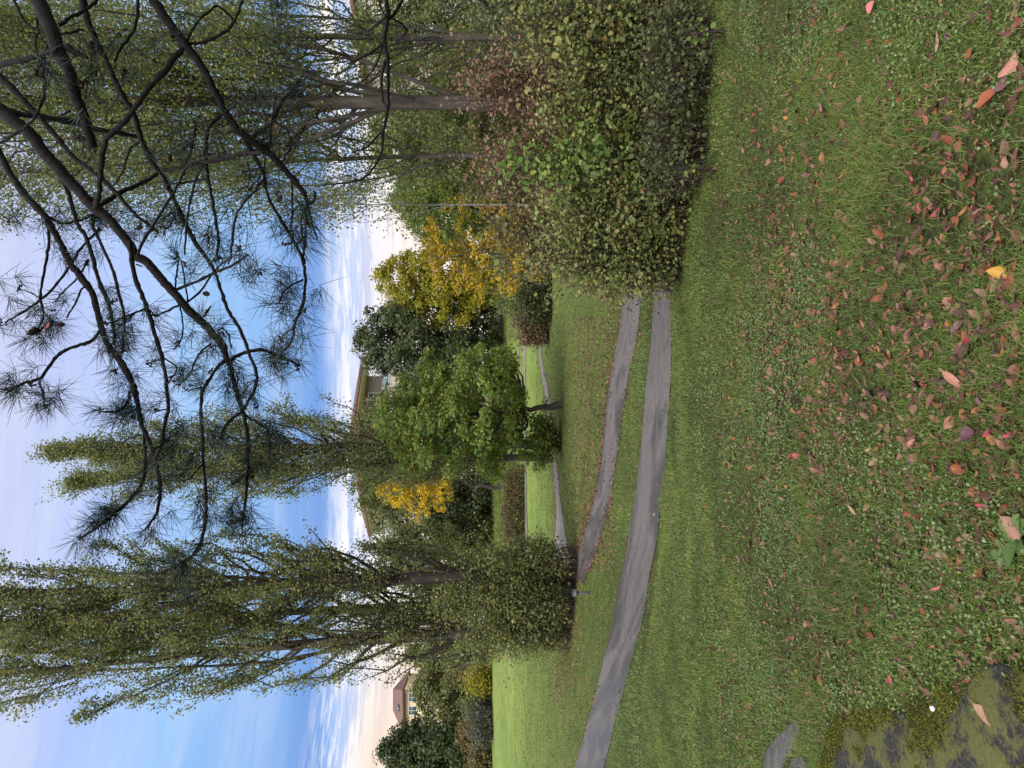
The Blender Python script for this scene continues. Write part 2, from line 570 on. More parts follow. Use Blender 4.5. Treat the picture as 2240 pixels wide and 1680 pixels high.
# worn damp asphalt
def asphalt(name, a, b, wet):
    m, t, out = mat_new(name)
    tc = t.nodes.new('ShaderNodeTexCoord')
    uv = tc.outputs['UV']
    grain = noise_node(t, 70, 4, .75)
    blot = noise_node(t, 1.7, 5, .65)
    streak = noise_node(t, 1.0, 6, .62, uv, (.45, .8, 1), 1.0)
    c = mix_node(t, blot, a, b)
    c = mix_node(t, 1.0, c, ramp_node(t, grain, [(.3, (.6, .6, .6)), (.5, (1, 1, 1)), (.72, (1.5, 1.48, 1.45))]), 'MULTIPLY')
    mid_ = noise_node(t, 11, 6, .75)
    c = mix_node(t, 1.0, c, ramp_node(t, mid_, [(.3, (.68, .67, .66)), (.5, (1, .98, .96)), (.7, (1.3, 1.28, 1.26))]), 'MULTIPLY')
    dk = ramp_node(t, streak, [(.44, 0.0), (.56, 1.0)])
    vo = t.nodes.new('ShaderNodeTexVoronoi')
    vo.feature = 'DISTANCE_TO_EDGE'
    vo.inputs['Scale'].default_value = .33
    mpv = t.nodes.new('ShaderNodeMapping')
    t.links.new(tc.outputs['Object'], mpv.inputs[0])
    nw = t.nodes.new('ShaderNodeTexNoise')
    nw.inputs['Scale'].default_value = 2.5
    nw.inputs['Detail'].default_value = 4
    t.links.new(tc.outputs['Object'], nw.inputs['Vector'])
    vadd = mix_node(t, .35, mpv.outputs[0], nw.outputs['Color'], 'ADD')
    t.links.new(vadd, vo.inputs['Vector'])
    crack = ramp_node(t, vo.outputs['Distance'], [(0.0, .6), (.004, .85), (.008, 1.0)])
    c = mix_node(t, 1.0, c, crack, 'MULTIPLY')
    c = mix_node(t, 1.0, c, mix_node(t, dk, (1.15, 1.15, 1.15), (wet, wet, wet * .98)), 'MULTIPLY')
    rg = ramp_node(t, streak, [(.42, .75), (.62, .42)])
    p = princ(t, c, rg, .4, grain, .5, .006)
    t.links.new(p.outputs[0], out.inputs['Surface'])
    return m


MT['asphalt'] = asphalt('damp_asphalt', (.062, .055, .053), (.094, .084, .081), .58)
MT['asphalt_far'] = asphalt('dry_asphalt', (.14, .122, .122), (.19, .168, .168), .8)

# ------------------------------------------------------------------ ground sheet
ys = np.concatenate((-np.geomspace(1500, 3, 14), np.arange(-2, 16, .2), np.arange(16, 40, .5), np.arange(40, 104, 1.0), np.geomspace(106, 2500, 26)))
xh = np.concatenate((np.arange(0, 9, .25), np.arange(9, 34, .8), np.geomspace(35, 1800, 34)))
xs = np.concatenate((-xh[:0:-1], xh))
X, Y = np.meshgrid(xs, ys)
V = np.stack((X, Y, ground(X, Y)), -1).reshape(-1, 3)
ny, nx = X.shape
i, j = np.meshgrid(np.arange(ny - 1), np.arange(nx - 1), indexing='ij')
a = i * nx + j
F = np.stack((a, a + 1, a + nx + 1, a + nx), -1).reshape(-1, 4)
tag(mesh_obj('lawn', V, F, MT['lawn'], smooth=True), kind='structure')


# ------------------------------------------------------------------ paths
def path_strip(name, edge_a, edge_b, mat, lift=.012, jag=.07, step=.2, across=7):
    """edge lists in photo pixels -> a strip laid on the ground"""
    A, B = cast(*np.array(edge_a, float).T), cast(*np.array(edge_b, float).T)

    def resample(E, n):
        E = spline(E, 8)
        s = np.concatenate(([0], np.cumsum(np.linalg.norm(np.diff(E, axis=0), axis=1))))
        return np.stack([np.interp(np.linspace(0, s[-1], n), s, E[:, k]) for k in range(3)], 1), s[-1]
    L = resample(A, 10)[1]
    n = max(12, int(L / step))
    A, B = resample(A, n)[0], resample(B, n)[0]
    wv = A - B
    k = np.arange(n)
    ja = (vnoise(k * .6, k * 0 + 3) - .5) * 2 * jag + (vnoise(k * .15, k * 0 + 9) - .5) * 2 * jag
    jb = (vnoise(k * .6, k * 0 + 13) - .5) * 2 * jag + (vnoise(k * .15, k * 0 + 19) - .5) * 2 * jag
    u = unit(wv)
    A2, B2 = A + u * ja[:, None], B - u * jb[:, None]
    tt = np.linspace(0, 1, across)
    G = A2[:, None] * (1 - tt)[None, :, None] + B2[:, None] * tt[None, :, None]
    crown = .015 * (1 - (2 * tt - 1) ** 2)
    G[..., 2] = ground(G[..., 0], G[..., 1]) + lift + crown[None]
    i, j = np.meshgrid(np.arange(n - 1), np.arange(across - 1), indexing='ij')
    a = i * across + j
    F = np.stack((a, a + across, a + across + 1, a + 1), -1).reshape(-1, 4)
    o = mesh_obj(name, G.reshape(-1, 3), F, mat, smooth=True)
    uv = o.data.uv_layers.new(name='UVMap')
    U = np.stack(np.broadcast_arrays((np.arange(n) * L / n)[:, None], tt[None] * 2), -1).reshape(-1, 2)
    uv.data.foreach_set('uv', U[F.ravel()].astype(np.float32).ravel())
    tag(o, kind='structure')
    return np.vstack((A2, B2[::-1]))[:, :2], A2, B2


def dd(L):
    return [(x * DS, y * DS) for x, y in L]


nearA = dd([(1450, 420), (1449, 540), (1450, 640), (1451, 740), (1446, 870), (1437, 1000), (1425, 1120), (1405, 1240), (1385, 1360), (1352, 1480), (1320, 1600), (1296, 1700), (1270, 1800)])
nearB = dd([(1416, 420), (1415, 540), (1413, 640), (1408, 740), (1398, 830), (1388, 950), (1376, 1050), (1360, 1150), (1340, 1250), (1318, 1370), (1295, 1470), (1268, 1570), (1240, 1670), (1214, 1770)])
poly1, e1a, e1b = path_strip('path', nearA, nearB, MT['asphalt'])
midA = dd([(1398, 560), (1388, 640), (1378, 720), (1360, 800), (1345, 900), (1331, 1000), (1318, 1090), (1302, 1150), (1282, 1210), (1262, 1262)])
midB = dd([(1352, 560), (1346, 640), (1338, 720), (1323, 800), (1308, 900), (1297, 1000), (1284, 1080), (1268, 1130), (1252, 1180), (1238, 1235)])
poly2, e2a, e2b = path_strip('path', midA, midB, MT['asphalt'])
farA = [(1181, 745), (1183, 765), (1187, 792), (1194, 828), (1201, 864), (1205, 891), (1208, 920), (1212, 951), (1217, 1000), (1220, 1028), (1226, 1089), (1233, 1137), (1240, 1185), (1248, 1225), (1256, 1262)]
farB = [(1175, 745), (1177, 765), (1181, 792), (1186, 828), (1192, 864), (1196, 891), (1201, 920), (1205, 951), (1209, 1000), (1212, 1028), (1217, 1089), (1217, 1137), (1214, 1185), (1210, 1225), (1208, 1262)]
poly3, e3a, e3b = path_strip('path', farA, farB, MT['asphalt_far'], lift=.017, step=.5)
path_strip('path', [(1150.5, 700), (1150.5, 774), (1150.5, 855), (1150.5, 960), (1151.5, 1060), (1153, 1120), (1155.5, 1228), (1157, 1290)],
           [(1147, 700), (1147, 774), (1147, 855), (1147, 960), (1148, 1060), (1149.5, 1120), (1151, 1228), (1152, 1290)], MT['asphalt_far'], lift=.03, step=1)
path_strip('path', [(1140, 740), (1137, 765), (1135.5, 790), (1134.5, 808), (1134, 850)], [(1137, 740), (1134, 765), (1132, 790), (1131, 808), (1130.5, 850)], MT['asphalt_far'], lift=.03, step=1)
PATHS = [poly1, poly2, poly3]

# mossy concrete at the near corner
slab_px = [(2330, 1440), (2240, 1466), (2168, 1470), (2134, 1520), (2032, 1547), (1958, 1578), (1856, 1585), (1829, 1622), (1815, 1690), (1800, 1800), (2330, 1800)]
slab_w = cast(*np.array(slab_px, float).T)[:, :2]


def slab_mesh(name, poly, top, mat, jag=.01, thick=.12, step=.05):
    q = []
    for a_, b_ in zip(poly, np.roll(poly, -1, 0)):
        n = max(2, int(np.linalg.norm(b_ - a_) / step))
        for k_ in range(n):
            q.append(a_ + (b_ - a_) * k_ / n)
    q = np.array(q)
    k_ = np.arange(len(q))
    nr = unit(np.roll(q, -1, 0) - np.roll(q, 1, 0))
    nr = np.stack((nr[:, 1], -nr[:, 0]), 1)
    q = q + nr * ((vnoise(k_ * .5, k_ * 0 + 31) - .5) * 2 * jag)[:, None]
    z = ground(q[:, 0], q[:, 1])
    n = len(q)
    inn = q - nr * .008
    ctr = q.mean(0)
    if ((q - ctr) * nr).sum() < 0:
        inn = q + nr * .008
    Vv = np.vstack((np.c_[q, z - thick], np.c_[q, z + top - .006], np.c_[inn, z + top]))
    i = np.arange(n)
    i2 = (i + 1) % n
    Fq = np.vstack((np.stack((i, i2, i2 + n, i + n), 1), np.stack((i + n, i2 + n, i2 + 2 * n, i + 2 * n), 1)))
    return mesh_obj(name, Vv, [Fq, (i + 2 * n)[None]], mat)


m, t, out = mat_new('mossy_concrete')
g1 = noise_node(t, 75, 4, .75)
g2 = noise_node(t, 5, 5, .65)
cc = mix_node(t, g2, (.010, .010, .009), (.026, .024, .020))
cc = mix_node(t, 1.0, cc, ramp_node(t, g1, [(.36, (.35, .35, .35)), (.52, (1, 1, 1)), (.62, (2.2, 2.1, 1.9)), (.72, (5, 4.8, 4.3))]), 'MULTIPLY')
ms = ramp_node(t, noise_node(t, 5.5, 9, .78), [(.47, 0.0), (.54, .92)])
cc = mix_node(t, ms, cc, mix_node(t, g1, (.018, .022, .008), (.12, .118, .022)))
p = princ(t, cc, .8, .3, g1, .6, .006)
t.links.new(p.outputs[0], out.inputs['Surface'])
MT['concrete'] = m
tag(slab_mesh('pavement', slab_w, .028, MT['concrete'], .03), kind='structure')
MT['stone'] = noise_mat('paving_stone', [(.3, (.035, .033, .032)), (.55, (.068, .063, .062)), (.75, (.11, .10, .10))], 22, 7, .85, .3, .7, .01, dist=.3)
st1 = [(1744, 1576), (1757, 1596), (1740, 1630), (1720, 1662), (1700, 1700), (1655, 1700), (1675, 1686), (1680, 1640), (1707, 1608)]
st2 = [(1727, 1690), (1741, 1655), (1761, 1650), (1772, 1680), (1778, 1720), (1715, 1720)]
STONES = []
for px_, lb in ((st1, 'long grey paving stone set in the grass beyond the mossy slab'), (st2, 'small grey paving stone between the mossy slab and the longer stone')):
    wv = cast(*np.array(px_, float).T)[:, :2]
    STONES.append(wv)
    tag(slab_mesh('paving_stone', wv, .02, MT['stone'], .006), lb, 'paving stone', 'flat stones by the slab')
NOGRASS = PATHS + [slab_w] + STONES


# ------------------------------------------------------------------ grass
def blocked(x, y, polys, soft=0.0):
    b = np.zeros(len(x), bool)
    if soft:
        x, y = x + rng.normal(size=len(x)) * soft, y + rng.normal(size=len(x)) * soft
    for p_ in polys:
        b |= inside(x, y, p_)
    return b


def wedge(n, d0, d1, g, half=.80):
    y = np.sqrt(g.random(n) * (d1 * d1 - d0 * d0) + d0 * d0)
    x = (g.random(n) * 2 - 1) * half * y
    return x, y


def blades(n, d0, d1, hgt, wid, lean, g, patch=1.0):
    x, y = wedge(n, d0, d1, g)
    keep = ~blocked(x, y, NOGRASS, .03) & (g.random(n) < np.clip(1.9 * vnoise(x * 3 + 7, y * 3) * (.5 + vnoise(x * .9, y * .9 + 4)) * patch, .12, 1))
    x, y = x[keep], y[keep]
    n = len(x)
    hh = hgt * (.5 + g.random(n)) * (.6 + .8 * vnoise(x * 1.3, y * 1.3))
    ww = wid * (.6 + .8 * g.random(n))
    th = g.random(n) * 2 * math.pi
    ph = th + (g.random(n) - .5) * 2
    dx, dy = np.cos(th), np.sin(th)
    lx, ly = np.cos(ph), np.sin(ph)
    ln = hh * lean * (.3 + 1.1 * g.random(n))
    b = np.stack((x, y, ground(x, y) - .004), 1)
    sx = np.stack((-dy, dx, np.zeros(n)), 1) * ww[:, None] * .5
    ld = np.stack((lx, ly, np.zeros(n)), 1)
    up = np.array((0, 0, 1.))
    mid = b + ld * ln[:, None] * .35 + up * hh[:, None] * .62
    tip = b + ld * ln[:, None] + up * hh[:, None] * (.95 - .35 * np.minimum(lean, 1.4) * g.random(n))[:, None]
    Vv = np.stack((b - sx, b + sx, mid + sx * .75, mid - sx * .75, tip + sx * .12, tip - sx * .12), 1).reshape(-1, 3)
    k = (np.arange(n) * 6)[:, None]
    return Vv, np.concatenate((k + np.array([[0, 1, 2, 3]]), k + np.array([[3, 2, 4, 5]])))


def merge(parts):
    vs, fs, o = [], [], 0
    for v, f in parts:
        vs.append(v)
        fs.append(f + o)
        o += len(v)
    return np.concatenate(vs), np.concatenate(fs)


g = np.random.default_rng(21)
v, f = merge([blades(170000, 1.8, 4.0, .032, .0026, 1.4, g), blades(230000, 4.0, 9.0, .034, .0042, 1.2, g), blades(150000, 9.0, 20.0, .040, .009, 1.1, g), blades(90000, 20, 42, .055, .022, .9, g)])
tag(mesh_obj('grass', v, f, MT['blade']), kind='stuff')


def weeds(n, d0, d1, size, g):
    x, y = wedge(n, d0, d1, g)
    keep = ~blocked(x, y, NOGRASS, .03) & (g.random(n) < np.clip((vnoise(x * 2.1 + 3, y * 2.1 + 8) + .4 * vnoise(x * 7, y * 7) - .62) * 2.6, 0.03, 1))
    x, y = x[keep], y[keep]
    n = len(x)
    c = np.stack((x, y, ground(x, y) + .006 + .03 * g.random(n)), 1)
    nr = np.stack((g.normal(size=n) * .5, g.normal(size=n) * .5 - .15, np.ones(n)), 1)
    L = size * (.5 + g.random(n))
    return leaves(c, nr, L, L * (.5 + .35 * g.random(n)), g, .15)


v, f = merge([weeds(80000, 2.0, 5.0, .011, g), weeds(95000, 5.0, 12.0, .016, g)])
tag(mesh_obj('clover', v, f, MT['weed']), kind='stuff')

# moss tufts along the broken edge of the slab
mx, my = [], []
bb0, bb1 = slab_w.min(0), slab_w.max(0)
bb1 = np.minimum(bb1, (0.2, 5))
n = 120000
x = bb0[0] + g.random(n) * (bb1[0] - bb0[0])
y = 1.9 + g.random(n) * (bb1[1] - 1.9)
dist = np.full(n, 9.)
for a_, b_ in zip(slab_w, np.roll(slab_w, -1, 0)):
    e = b_ - a_
    tt = np.clip(((x - a_[0]) * e[0] + (y - a_[1]) * e[1]) / (e @ e + 1e-9), 0, 1)
    dist = np.minimum(dist, np.hypot(x - a_[0] - tt * e[0], y - a_[1] - tt * e[1]))
dens = np.clip(vnoise(x * 7, y * 7) * .6 + vnoise(x * 17, y * 17) * .5 + np.exp(-dist / .12) * .45 - .72, 0, .25) * 5
ok = (g.random(n) < dens) & (blocked(x, y, [slab_w]) | (dist < .06))
x, y = x[ok], y[ok]
n = len(x)
c = np.stack((x, y, ground(x, y) + .024 + .016 * g.random(n) * np.clip(dens[ok], .2, 1)), 1)
v, f = diamonds(c, np.stack((g.normal(size=n), g.normal(size=n), np.ones(n) * .8), 1), .012, .006, g)
tag(mesh_obj('moss', v, f, MT['moss']), kind='stuff')


# ------------------------------------------------------------------ fallen leaves
def leaf_shape(kind, g):
    """a curled dry leaf with a short stalk, about 1 long"""
    if kind == 'lobed':
        th = np.linspace(0, 2 * math.pi, 31)[:-1]
        rad = (.33 + .14 * np.abs(np.cos(2.5 * th)) ** 1.6) * (1 + .08 * np.sin(15 * th)) * (1 - .2 * np.cos(th))
        pts = np.stack((np.cos(th) * rad, np.sin(th) * rad), 1)
        Vv = np.vstack(((0, 0), pts))
        Vv = np.c_[Vv, .02 * np.sin(3 * Vv[:, 0] * 3) + .25 * Vv[:, 1] ** 2]
        k = np.arange(30)
        Fv = np.stack((np.zeros(30, int), 1 + k, 1 + (k + 1) % 30), 1)
        return Vv, [Fv]
    nu, nv = 8, 5
    u = np.linspace(0, 1, nu)
    wd = {'oval': .25, 'slim': .15, 'broad': .33}[kind]
    prof = wd * np.sin(np.pi * np.clip(u * .97 + .015, 0, 1) ** .85) ** .8
    s = np.linspace(-1, 1, nv)
    curl, cup = g.uniform(-.5, .9), g.uniform(.1, 1.2) * g.choice((-1, 1), p=(.4, .6))
    tw = g.uniform(-.7, .7)
    Xv = np.broadcast_to((u - .5)[:, None], (nu, nv)).copy()
    Yv = prof[:, None] * s[None]
    Zv = curl * (u[:, None] - .4) ** 2 * .9 + cup * Yv ** 2 * 2.2 + tw * Yv * (u[:, None] - .5) - .02 * (np.abs(s)[None] < .1)
    Vv = np.stack((Xv, Yv, Zv), -1).reshape(-1, 3)
    i, j = np.meshgrid(np.arange(nu - 1), np.arange(nv - 1), indexing='ij')
    a = i * nv + j
    Fv = np.stack((a, a + 1, a + nv + 1, a + nv), -1).reshape(-1, 4)
    k = len(Vv)
    z0 = Zv[0, nv // 2]
    Vv = np.vstack((Vv, [(-.5, .012, z0), (-.5, -.012, z0), (-.72, -.008, z0 + .03), (-.72, .008, z0 + .03)]))
    return Vv, [np.vstack((Fv, [(k, k + 1, k + 2, k + 3)]))]


gl = np.random.default_rng(77)
LEAFMESH = {}


def leaf_mesh(colr, kind, var):
    key = (colr, kind, var)
    if key not in LEAFMESH:
        Vv, Fv = leaf_shape(kind, np.random.default_rng(hash(kind) % 1000 * 0 + var * 7 + len(kind)))
        o = mesh_obj('leaf', Vv, Fv, MT['fl_' + colr], smooth=True)
        LEAFMESH[key] = o.data
        bpy.data.objects.remove(o)
    return LEAFMESH[key]


LBL = {'tan': 'tan dry leaf lying curled on the lawn', 'brown': 'dark brown withered leaf lying on the lawn', 'rust': 'rusty red leaf lying on the lawn',
       'salmon': 'pale salmon pink leaf lying on the lawn', 'purple': 'dull purple leaf lying on the lawn', 'orange': 'orange leaf lying on the lawn',
       'crimson': 'dark crimson leaf lying on the lawn'}


def drop_leaf(sx, sy, colr, kind, size, label=None, ang=None, group='fallen leaves on the lawn', lift=.022, tilt=.35):
    p_ = cast(sx, sy)[0]
    o = bpy.data.objects.new('fallen_leaf', leaf_mesh(colr, kind, int(gl.integers(0, 6))))
    COL.objects.link(o)
    o.location = (p_[0], p_[1], p_[2] + lift)
    o.rotation_euler = (gl.normal() * tilt, gl.normal() * tilt, gl.random() * 6.28 if ang is None else ang)
    o.scale = (size, size, size)
    tag(o, label or LBL[colr], 'leaf', group)
    return p_


SPECIAL = [
    (1985, 375, 'pink', 'oval', .072, 'bright pink oval leaf lying alone on the lawn beside small tan leaves'),
    (1897, 15, 'pink', 'broad', .065, 'bright pink leaf beside a slim salmon leaf below the shrubs'),
    (1935, 1468, 'pink', 'oval', .065, 'bright pink narrow leaf lying alone close to the mossy slab'),
    (2047, 1271, 'pink', 'slim', .070, 'pinkish red folded leaf on bare grass among green weeds'),
    (2030, 1012, 'crimson', 'oval', .062, 'magenta pointed leaf beside a crumpled purple leaf'),
    (2150, 935, 'crimson', 'slim', .060, 'deep crimson leaf lying over a brown one at the picture edge'),
    (2172, 590, 'yellow', 'broad', .066, 'golden yellow broad leaf, the only yellow one in the near grass'),
    (2195, 140, 'salmon', 'broad', .080, 'large pale salmon leaf upright in the grass near the shrub side'),
    (2180, 180, 'purple', 'oval', .075, 'purple leaf under the large pale salmon leaf'),
    (2158, 215, 'rust', 'broad', .085, 'broad dusty red leaf overlapping two purple leaves'),
    (2145, 1545, 'tan', 'oval', .085, 'long pale tan leaf lying on the dark mossy slab'),
    (2075, 820, 'salmon', 'slim', .095, 'long salmon leaf curled over a rusty one'),
    (1990, 960, 'salmon', 'oval', .080, 'pale pink leaf folded over a rusty leaf in the middle of the lawn'),
    (1855, 1098, 'tan', 'oval', .068, 'tan oval leaf lying beside a dull brown pair'),
    (2040, 90, 'tan', 'slim', .075, 'long pale leaf standing on edge below the shrubs'),
    (2005, 910, 'orange', 'slim', .070, 'orange slim leaf beside a dark withered leaf'),
    (2200, 1140, 'tan', 'broad', .090, 'broad tan leaf lying over green weeds at the picture edge'),
    (2115, 940, 'purple', 'broad', .085, 'crumpled purple leaf in a heap of brown leaves'),
]
for sx, sy, colr, kind, size, lb in SPECIAL:
    drop_leaf(sx * DS, sy * DS, colr, kind, size, lb, lift=.03)
# the rest of the ones large enough to tell apart
cols = ['tan', 'brown', 'rust', 'salmon', 'purple', 'orange', 'crimson']
prob = [.15, .35, .25, .06, .13, .03, .03]
cand = []
while len(cand) < 282:
    sx, sy = gl.uniform(1640, 2238), gl.uniform(2, 1678)
    ctr = np.exp(-((sy - 780) / 560) ** 2)
    dn = (.10 + .9 * ctr) * np.clip((sx - 1600) / 300, .15, 1) * (.35 + 1.2 * vnoise(np.array([sx / 60.]), np.array([sy / 60.]))[0])
    if sx > 1810 and sy > 1480:
        dn *= .05
    if gl.random() < dn * .9:
        cand.append((sx, sy))
for sx, sy in cand:
    colr = cols[gl.choice(7, p=prob)]
    kind = ('oval', 'slim', 'broad')[gl.choice(3, p=(.5, .25, .25))]
    drop_leaf(sx, sy, colr, kind, gl.uniform(.034, .068), tilt=.45, lift=.010)


def litter_px(n, x0, x1, y0, y1, g, fn=None):
    sx, sy = x0 + g.random(n) * (x1 - x0), y0 + g.random(n) * (y1 - y0)
    if fn is not None:
        k = g.random(n) < fn(sx, sy)
        sx, sy = sx[k], sy[k]
    return cast(sx, sy)


g = np.random.default_rng(33)
L_ = [litter_px(8000, 1560, 1860, 0, 1680, g, lambda a, b: .12 + 1.2 * vnoise(a / 25, b / 25) ** 1.3 * np.exp(-((b - 800) / 500) ** 2) * np.clip((a - 1520) / 160, 0, 1)),
      litter_px(3200, 1760, 2240, 0, 1600, g, lambda a, b: .2 + .8 * np.exp(-((b - 820) / 600) ** 2)),
      litter_px(700, 1460, 1570, 640, 1680, g, lambda a, b: .4 * vnoise(a / 20, b / 40)),
      litter_px(15000, 1196, 1345, 690, 1250, g, lambda a, b: (.35 + .65 * vnoise(a / 12, b / 40)) * (1 - .5 * (a > 1290))),
      litter_px(8000, 1200, 1275, 1180, 1560, g, lambda a, b: .9 * np.exp(-((a - 1238 + (b - 1400) * .05) / 22) ** 2) * np.exp(-((b - 1330) / 190) ** 2)),
      litter_px(900, 1240, 1300, 1200, 1680, g, lambda a, b: .35 * vnoise(a / 12, b / 50)),
      litter_px(900, 1330, 1440, 600, 740, g, lambda a, b: np.exp(-((a - 1375) / 40) ** 2)),
      litter_px(260, 1270, 1470, 640, 1500, g, None)]


def along(E, n, sig, g):
    E = E[(E[:, 1] < 45)]
    k = g.integers(0, len(E) - 1, n)
    tt = g.random(n)[:, None]
    q = E[k] * (1 - tt) + E[k + 1] * tt
    q = q[:, :2] + g.normal(size=(n, 2)) * sig
    return np.c_[q, ground(q[:, 0], q[:, 1])]


L_ += [along(e1b, 240, .10, g), along(e1a, 130, .13, g), along(e2b, 900, .13, g), along(e2a, 420, .10, g), along(e3a, 500, .3, g), along(e3b, 500, .25, g)]
c = np.concatenate(L_)
n = len(c)
n_edge = sum(len(q_) for q_ in L_[8:])
onp = blocked(c[:, 0], c[:, 1], PATHS)
keep = ~onp | (g.random(n) < .12) | (np.arange(n) >= n - n_edge)
c, onp = c[keep], onp[keep]
n = len(c)
c[:, 2] += np.where(onp, .034, .012 + .012 * g.random(n))
sz = g.uniform(.035, .075, n) * np.where(c[:, 1] > 14, 1.0, np.where(g.random(n) < .7, .5, .9))
nr = np.stack((g.normal(size=n) * .35, g.normal(size=n) * .35 - .12, np.ones(n)), 1)
nearm = c[:, 1] < 9
v, f = leaves(c[~nearm], nr[~nearm], sz[~nearm], sz[~nearm] * g.uniform(.4, .8, (~nearm).sum()), g, .25)
parts = [(v, f)]
forms = [leaf_shape(k_, np.random.default_rng(200 + i_)) for i_, k_ in enumerate(('oval', 'slim', 'broad', 'oval', 'oval', 'slim'))]
for q_ in np.where(nearm)[0]:
    fv, ff = forms[int(g.integers(0, 6))]
    nz_ = unit(nr[q_] * (1, 1, .8))
    ax_ = unit(np.cross(nz_, g.normal(size=3)))
    Rm = np.stack((ax_, np.cross(nz_, ax_), nz_), 1)
    parts.append(((fv * sz[q_] * .95) @ Rm.T + c[q_] - (0, 0, .008), ff[0]))
v, f = merge(parts)
tag(mesh_obj('fallen_leaves', v, f, MT['litter'], smooth=True), kind='stuff')


# ------------------------------------------------------------------ weeds, pebble
def rosette(sx, sy, label, size, nl, mat, up=.5):
    b = cast(sx, sy)[0]
    o = thing('weed', label, 'weed', b, 'broad-leaved weeds in the lawn')
    vs, fs, off = [], [], 0
    for k_ in range(nl):
        a_ = k_ / nl * 6.28 + gl.normal() * .3
        L = size * .62 * gl.uniform(.6, 1.1)
        nu = 6
        u = np.linspace(0, 1, nu)
        rr = L * u * (1 - .2 * u)
        zz_ = L * up * gl.uniform(.5, 1.2) * (u * 1.3 - u * u * .9)
        wd = L * .20 * np.sin(np.pi * np.clip(u * .9 + .08, 0, 1)) ** .8
        dirv, side = np.array((math.cos(a_), math.sin(a_), 0)), np.array((-math.sin(a_), math.cos(a_), 0))
        mid = dirv * rr[:, None] + np.array((0, 0, 1)) * zz_[:, None]
        Vv = np.stack((mid - side * wd[:, None] + (0, 0, .004), mid, mid + side * wd[:, None] + (0, 0, .004)), 1).reshape(-1, 3)
        i, j = np.meshgrid(np.arange(nu - 1), np.arange(2), indexing='ij')
        q = i * 3 + j
        vs.append(Vv)
        fs.append(np.stack((q, q + 1, q + 4, q + 3), -1).reshape(-1, 4) + off)
        off += len(Vv)
    mesh_obj('leaf_rosette', np.concatenate(vs), np.concatenate(fs), mat, o, True)


for a_ in [(2232, 1172, 'large dock weed with broad leaves at the picture edge by a tan leaf', .17, 8, .6), (2205, 1205, 'dock weed with smooth leaves beside the largest dock', .12, 7, .5),
           (2110, 1330, 'pale leaved weed on the thin grass near the slab', .07, 7, .4), (2150, 1380, 'green weed with narrow leaves close to the mossy slab', .08, 8, .5),
           (1975, 1395, 'small grey green weed beside bare yellow grass', .06, 6, .4), (2040, 640, 'bright green weed growing between rusty leaves', .07, 6, .6),
           (2205, 100, 'green weed in the lawn below the shrubs', .08, 7, .5), (1868, 470, 'dark green weed clump in the upper lawn', .08, 9, .6),
           (2135, 745, 'low weed under a long salmon leaf', .07, 6, .4)]:
    rosette(*a_[:5], MT['weed'], a_[5])
MT['white'] = noise_mat('white_pebble', [(.3, (.55, .53, .50)), (.7, (.75, .73, .70))], 30, 3, .6)


def rock_mesh(name, c_, rad, mat, g, parent=None, seg=(7, 10)):
    th = np.linspace(.06, math.pi - .06, seg[0])
    ph = np.linspace(0, 2 * math.pi, seg[1], endpoint=False)
    T, Q = np.meshgrid(th, ph, indexing='ij')
    D = np.stack((np.sin(T) * np.cos(Q), np.sin(T) * np.sin(Q), np.cos(T)), -1)
    r_ = 1 + .18 * np.sin(D[..., 0] * 4 + g.random() * 6) * np.sin(D[..., 1] * 3 + g.random() * 6) + .08 * g.normal(size=T.shape)
    Vv = (D * r_[..., None] * np.asarray(rad)).reshape(-1, 3) + np.asarray(c_)
    i, j = np.meshgrid(np.arange(seg[0] - 1), np.arange(seg[1]), indexing='ij')
    j2 = (j + 1) % seg[1]
    Fv = np.stack((i * seg[1] + j, (i + 1) * seg[1] + j, (i + 1) * seg[1] + j2, i * seg[1] + j2), -1).reshape(-1, 4)
    k_ = np.arange(seg[1])
    return mesh_obj(name, Vv, [Fv, k_[None], (k_[::-1] + (seg[0] - 1) * seg[1])[None]], mat, parent, True)


pb = cast(2035 * DS, 1530 * DS)[0]
tag(rock_mesh('pebble', pb + (0, 0, .034), (.010, .013, .009), MT['white'], gl), 'small white pebble on the edge of the mossy slab', 'pebble')


# ------------------------------------------------------------------ trees
def sway(a_, b_, n, g, amp):
    """a slightly crooked line from a_ to b_"""
    t_ = np.linspace(0, 1, n)[:, None]
    off = np.cumsum(g.normal(size=(n, 3)), 0)
    off -= off[0] * (1 - t_) + off[-1] * t_
    return a_ * (1 - t_) + b_ * t_ + off * amp * np.linalg.norm(b_ - a_) / n


